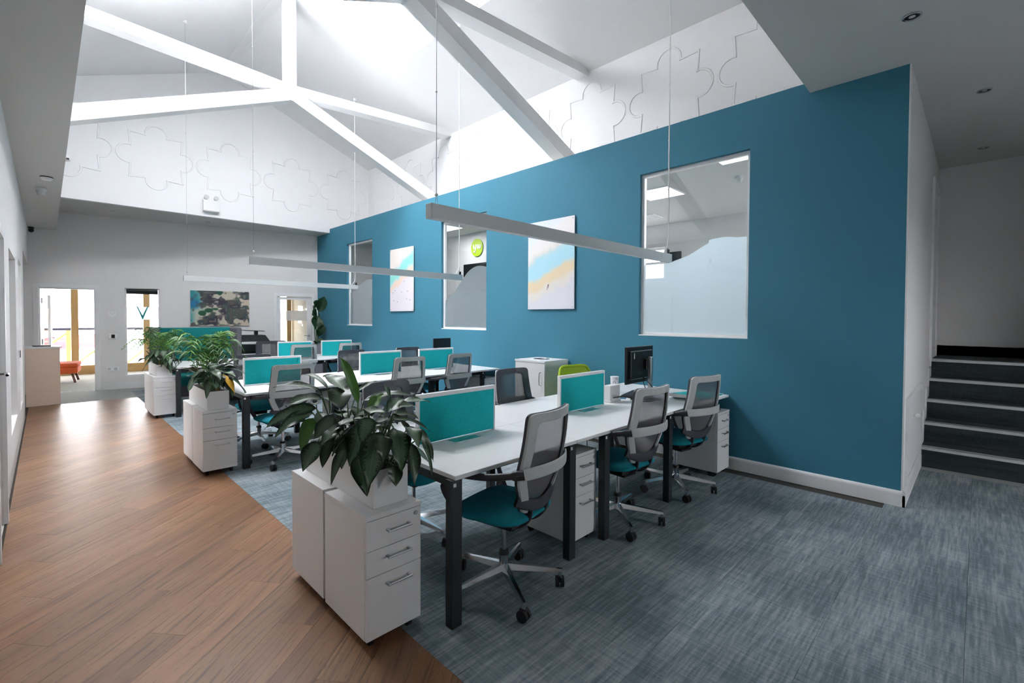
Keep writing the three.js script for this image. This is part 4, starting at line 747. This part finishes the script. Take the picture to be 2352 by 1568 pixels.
single('cable', 'black cable running from the white router along the front desk', 'cable', tube([[3.6, TOP + 0.045, -2.31], [3.7, TOP + 0.05, -2.27], [3.86, TOP + 0.012, -2.24], [4.0, TOP + 0.006, -2.3], [4.1, TOP + 0.006, -2.33]], 0.005, 40, 6), M.rubber);
single('card', 'small blue card lying beside the router on the front desk', 'card', box(0.09, 0.002, 0.055, 0, 0.001, 0), std({ color: rgb(0.03, 0.12, 0.2), roughness: 0.5 }), [3.88, TOP, -2.38], 0.5);
// printer, acoustic booth, low panel at the far end
{
  const t = thing('office_printer', 'grey and white floor-standing office printer below the abstract painting', 'printer', [3.05, 0, -10.75], -0.1);
  part(t, 'cabinet', rbox(0.6, 0.5, 0.55, 0.012, 0, 0.27, 0), M.cabinet); part(t, 'lower_body', rbox(0.6, 0.23, 0.55, 0.012, 0, 0.635, 0), M.cabinet);
  part(t, 'output_bay', [span(0.14, 0.3, 0.75, 0.94, -0.27, 0.27), span(-0.3, 0.14, 0.75, 0.94, -0.27, -0.2)], M.cabinet); part(t, 'output_tray', span(-0.29, 0.14, 0.75, 0.765, -0.2, 0.27), M.dark); part(t, 'bay_lining', span(-0.3, -0.285, 0.765, 0.94, -0.2, 0.27), M.dark);
  part(t, 'scanner', rbox(0.62, 0.05, 0.56, 0.008, 0, 0.965, 0), M.trim);
  part(t, 'document_feeder', extrude(new THREE.Shape([[-0.28, 0], [0.31, 0], [0.22, 0.13], [-0.2, 0.13]].map(([x, y]) => new THREE.Vector2(x, y))), 0.42).translate(0, 0.99, -0.22), M.black);
  part(t, 'paper_tray', [rbox(0.06, 0.1, 0.12, 0.01, 0.08, 1.15, 0), bar([-0.16, 1.22, 0], [0.22, 1.2, 0], 0.3, 0.012)], M.black);
  part(t, 'sticker', box(0.07, 0.035, 0.001, -0.12, 0.7, 0.2755), std({ color: rgb(0.02, 0.2, 0.55), roughness: 0.5 }));
  for (const [x, z] of [[-0.25, -0.22], [0.25, -0.22], [-0.25, 0.22], [0.25, 0.22]]) part(t, 'castor', cyl(0.02, 0.02, 0.03).rotateZ(Math.PI / 2).translate(x, 0.02, z), M.rubber);
}
{
  const t = thing('booth_sofa', 'high-backed acoustic booth sofa with teal inside and grey outer sides', 'booth', [2.05, 0, -9.95]);
  const grey = std({ color: rgb(0.14, 0.13, 0.15), roughness: 0.95, map: fabricTex }), deep = std({ color: rgb(0.0, 0.2, 0.2), roughness: 0.95, map: fabricTex });
  part(t, 'back_panel', rbox(1.15, 1.18, 0.07, 0.02, -0.12, 0.71, -0.22), deep); part(t, 'side_panel', rbox(0.09, 1.18, 0.5, 0.03, 0.5, 0.71, -0.02), grey);
  part(t, 'side_panel', rbox(0.09, 1.18, 0.5, 0.03, -0.73, 0.71, -0.02), grey); part(t, 'seat', rbox(1.1, 0.18, 0.42, 0.04, -0.115, 0.38, 0.02), deep); part(t, 'base', rbox(1.05, 0.2, 0.36, 0.01, -0.115, 0.2, 0), grey);
  for (const x of [-0.65, 0.42]) for (const z of [-0.2, 0.18]) part(t, 'foot', cyl(0.016, 0.016, 0.125, x, 0.0625, z), M.black);
}
single('storage_unit', 'low lilac grey storage unit beside the printer under the glazed door', 'cabinet', [rspan(-0.2, 0.2, 0.02, 0.97, -0.2, 0.2, 0.01), span(-0.18, 0.18, 0, 0.02, -0.18, 0.18)], std({ color: rgb(0.33, 0.3, 0.33), roughness: 0.7 }), [3.62, 0, -11.1], -GA);
{
  const t = thing('reception_cabinet', 'cream reception cabinet standing where the wood floor ends', 'cabinet', [-0.03, 0, -11.24]);
  part(t, 'body', rspan(-0.21, 0.2, 0.0, 0.96, -0.2, 0.2, 0.002), std({ color: rgb(0.8, 0.62, 0.5), roughness: 0.5 })); part(t, 'top', rspan(-0.215, 0.225, 0.96, 0.985, -0.21, 0.21, 0.002), M.laminate);
}
single('laptop', 'closed dark laptop on the reception cabinet', 'laptop', [rbox(0.2, 0.012, 0.15, 0.004, 0, 0.006, 0), rbox(0.2, 0.006, 0.15, 0.003, 0, 0.016, 0)], M.charcoal, [-0.05, 0.985, -11.18], 0.2);
// lobby daybed
{
  const t = thing('daybed', 'orange daybed with splayed walnut legs in the lobby beyond the open door', 'daybed', [0.05, 0, -14.75], -0.12);
  part(t, 'base', rbox(1.0, 0.14, 0.75, 0.03, 0, 0.28, 0), M.orange); part(t, 'cushion', rbox(1.02, 0.1, 0.77, 0.045, 0, 0.395, 0, 4), M.orange);
  part(t, 'seam', [-0.2, 0, 0.2].map((z) => tube([[-0.49, 0.4455, z], [0.49, 0.4455, z]], 0.004, 4, 5)), M.orange);
  for (const [x, z] of [[-0.4, -0.28], [0.4, -0.28], [-0.4, 0.28], [0.4, 0.28]]) part(t, 'leg', bar([x, 0.22, z], [x * 1.14, 0.0, z * 1.14], 0.04, 0.04, [0, 0, 1]), M.walnut);
}

// ---------------------------------------------------------------- fittings on walls and ceilings
{
  const t = thing('emergency_light', 'white twin-spot emergency light on the far gable', 'emergency light', [2.392, 3.61, ZG]);
  part(t, 'case', rspan(-0.14, 0.14, 0, 0.23, 0.002, 0.09, 0.008), M.gloss); part(t, 'case_edge', rspan(-0.135, 0.135, 0.004, 0.02, 0.088, 0.094, 0.002), M.paleGrey);
  for (const x of [-0.085, 0.085]) { const h = part(t, 'lamp_head', [cyl(0.045, 0.035, 0.07, 0, 0, 0).rotateX(Math.PI / 2 - 0.2).translate(x, 0.275, 0.06), cyl(0.012, 0.012, 0.05, x, 0.24, 0.04)], M.paleGrey); part(h, 'lens', cyl(0.036, 0.036, 0.004, 0, 0, 0).rotateX(Math.PI / 2 - 0.2).translate(x, 0.268, 0.097), M.glass); }
}
function downlight(label, p, on) { const t = thing('downlight', label, 'downlight', p, 0, 'recessed downlights'); part(t, 'trim_ring', new THREE.TorusGeometry(0.046, 0.007, 8, 36).rotateX(Math.PI / 2), M.steel); part(t, 'reflector', cyl(0.046, 0.036, 0.004, 0, 0.004, 0, 28), M.dark); part(t, 'bulb', cyl(0.018, 0.018, 0.003, 0, 0.0, 0, 20), M.paleGrey); return t; }
const d0 = downlight('big looking recessed downlight in the dark ceiling at the upper right', [4.1, HC - 0.004, -0.35]);
[['downlight above the foot of the stairs', [5.86, HC - 0.004, 0.0]], ['downlight above the top of the stairs', [7.8, HC - 0.004, 0.0]], ['downlight in the far soffit above the lobby window', [0.94, HC - 0.004, -11.77]], ['downlight in the far soffit above the abstract painting', [2.48, HC - 0.004, -11.65]], ['downlight in the far soffit above the glazed white door', [4.03, HC - 0.004, -11.4]]].forEach(([l, p]) => copyOf(d0, l, p));
{
  const t = thing('smoke_detector', 'flat round smoke detector under the left soffit', 'smoke detector', [0.03, 3.166, -7.94]); part(t, 'base', cyl(0.06, 0.06, 0.012, 0, -0.006, 0, 32), M.dark); part(t, 'cover', cyl(0.06, 0.045, 0.025, 0, -0.024, 0, 32), M.gloss);
  const u = thing('ceiling_sensor', 'stubby white sensor under the left soffit behind the smoke detector', 'sensor', [-0.02, 3.166, -8.69]); part(u, 'base', cyl(0.055, 0.055, 0.03, 0, -0.015, 0, 32), M.gloss); part(u, 'head', cyl(0.05, 0.035, 0.06, 0, -0.06, 0, 32), M.paleGrey);
  const w = thing('camera_dome', 'small black camera dome high in the far left corner', 'camera', [-0.17, 3.1, -12.55]); part(w, 'dome', new THREE.SphereGeometry(0.04, 18, 12), M.dark); part(w, 'base', cyl(0.042, 0.042, 0.03, 0, 0.045, 0), M.dark);
}
{
  const t = thing('dial_control', 'round white dial on the wall above the thermostat', 'dial', far(0.99, 1.555), -GA); part(t, 'plate', cyl(0.065, 0.065, 0.012, 0, 0, 0, 32).rotateX(Math.PI / 2).translate(0, 0, 0.006), M.gloss); part(t, 'knob', new THREE.TorusGeometry(0.03, 0.008, 8, 28).translate(0.005, 0.025, 0.018), M.trim);
  const u = thing('thermostat', 'white thermostat with a dark display between door and window', 'thermostat', far(0.99, 1.09), -GA); part(u, 'case', rbox(0.13, 0.1, 0.022, 0.006, 0, 0, 0.011), M.gloss); part(u, 'display', rbox(0.055, 0.07, 0.004, 0.001, 0.012, 0, 0.023), M.dark);
  const w = thing('wall_socket', 'white triple wall socket low beside the lobby window', 'socket', far(0.985, 0.42), -GA); part(w, 'plate', rbox(0.2, 0.088, 0.01, 0.003, 0, 0, 0.005), M.gloss); part(w, 'outlet', [-0.05, 0.05].map((x) => rbox(0.05, 0.05, 0.003, 0.001, x, 0, 0.0105)), M.paleGrey);
  const s = thing('light_switch', 'white switch plate with a dark rocker between the left slot windows', 'switch', [XL, 1.06, -7.83]); part(s, 'plate', rbox(0.012, 0.09, 0.09, 0.003, 0.006, 0, 0), M.gloss); part(s, 'rocker', rbox(0.014, 0.08, 0.05, 0.003, 0.012, 0, 0), M.dark);
  const q = thing('gable_sensor', 'tiny white sensor on the far gable near the left soffit', 'sensor', [0.3, 4.2, ZG]); part(q, 'case', rbox(0.07, 0.1, 0.05, 0.01, 0, 0, 0.026), M.gloss); part(q, 'lens', rbox(0.04, 0.03, 0.006, 0.002, 0, -0.03, 0.052), M.dark);
}
// ---------------------------------------------------------------- meeting room fittings
function lightPanel(label, x, z, I) {
  const t = thing('ceiling_light', label, 'light panel', [x, 3.448, z], 0, 'meeting room light panels');
  part(t, 'frame', extrude(rectShape(-0.3, 0.3, -0.3, 0.3, [[-0.285, 0.285, -0.285, 0.285]]), 0.016).rotateX(Math.PI / 2), M.gloss);
  part(t, 'diffuser', span(-0.285, 0.285, -0.008, -0.004, -0.285, 0.285), std({ color: 0xffffff, emissive: rgb(1, 1, 1), emissiveIntensity: I * 0.06, roughness: 0.6 }));
  const l = new THREE.RectAreaLight(rgb(0.97, 0.99, 1), I, 0.56, 0.56); l.position.set(x, 3.436, z); l.lookAt(x, 0, z); scene.add(l);
}
lightPanel('square lit ceiling panel seen through the upper pane of the biggest window', 6.75, -3.55, 1.5); lightPanel('lit ceiling panel cut off by the top corner of the biggest window', 5.75, -2.02, 1.5); lightPanel('lit ceiling panel in the far part of the meeting room', 6.1, -8.2, 1.3);
{
  const t = thing('smoke_detector', 'smoke detector on the meeting room ceiling inside the biggest window', 'smoke detector', [6.75, 3.45, -2.36]); part(t, 'base', cyl(0.055, 0.055, 0.03, 0, -0.015, 0, 28), M.gloss); part(t, 'head', cyl(0.05, 0.03, 0.05, 0, -0.055, 0, 28), M.paleGrey);
  const v = thing('ceiling_vent', 'small grille in the meeting room ceiling near its far wall', 'vent', [8.2, 3.45, -4.5]); part(v, 'frame', rbox(0.4, 0.012, 0.4, 0.004, 0, -0.006, 0), M.gloss); for (let i = 0; i < 5; i++) part(v, 'slat', box(0.34, 0.008, 0.04, 0, -0.014, -0.13 + i * 0.065), M.paleGrey);
  const d = thing('disc_sign', 'lime green disc sign with white letters yw, seen through the middle window', 'sign', [6.985, 3.1, -8.12], -Math.PI / 2);
  part(d, 'disc', cyl(0.2, 0.2, 0.012, 0, 0, 0, 48).rotateX(Math.PI / 2).translate(0, 0, 0.008), std({ color: rgb(0.45, 0.66, 0.01), roughness: 0.5, emissive: rgb(0, 0, 0) }));
  const st = (pts) => tube(pts.map(([x, y]) => [x, y, 0.014]), 0.016, 30, 8).scale(1, 1, 1);
  part(d, 'lettering', [st([[-0.115, 0.07], [-0.1, 0.0], [-0.06, -0.02], [-0.03, 0.02], [-0.02, 0.07]]), st([[-0.02, 0.07], [-0.03, -0.03], [-0.06, -0.1], [-0.11, -0.09]]), st([[0.02, 0.07], [0.035, -0.01], [0.06, -0.03], [0.085, 0.06]]), st([[0.085, 0.06], [0.1, -0.02], [0.125, -0.03], [0.15, 0.07]])], M.gloss);
  const tv = thing('wall_television', 'black wall television half covered by the wave of frosted film', 'television', [6.985, 2.42, -8.0], -Math.PI / 2); part(tv, 'bezel', rbox(1.1, 0.64, 0.05, 0.01, 0, 0, 0.03), M.dark); part(tv, 'display', span(-0.53, 0.53, -0.3, 0.3, 0.0555, 0.056), std({ color: rgb(0.004, 0.004, 0.005), roughness: 0.15 }));
  const tv2 = thing('wall_television', 'dark wall screen behind the dip of the frosted film in the biggest window', 'television', [9.03, 2.6, -4.36], -Math.PI / 2); part(tv2, 'bezel', rbox(0.26, 0.5, 0.05, 0.01, 0, 0, 0.03), M.dark); part(tv2, 'display', span(-0.12, 0.12, -0.24, 0.24, 0.0555, 0.056), std({ color: rgb(0.004, 0.004, 0.005), roughness: 0.15 }));
}

scene.traverse((o) => { if (o.isMesh) { o.castShadow = true; o.receiveShadow = true; } });
renderer.render(scene, camera);
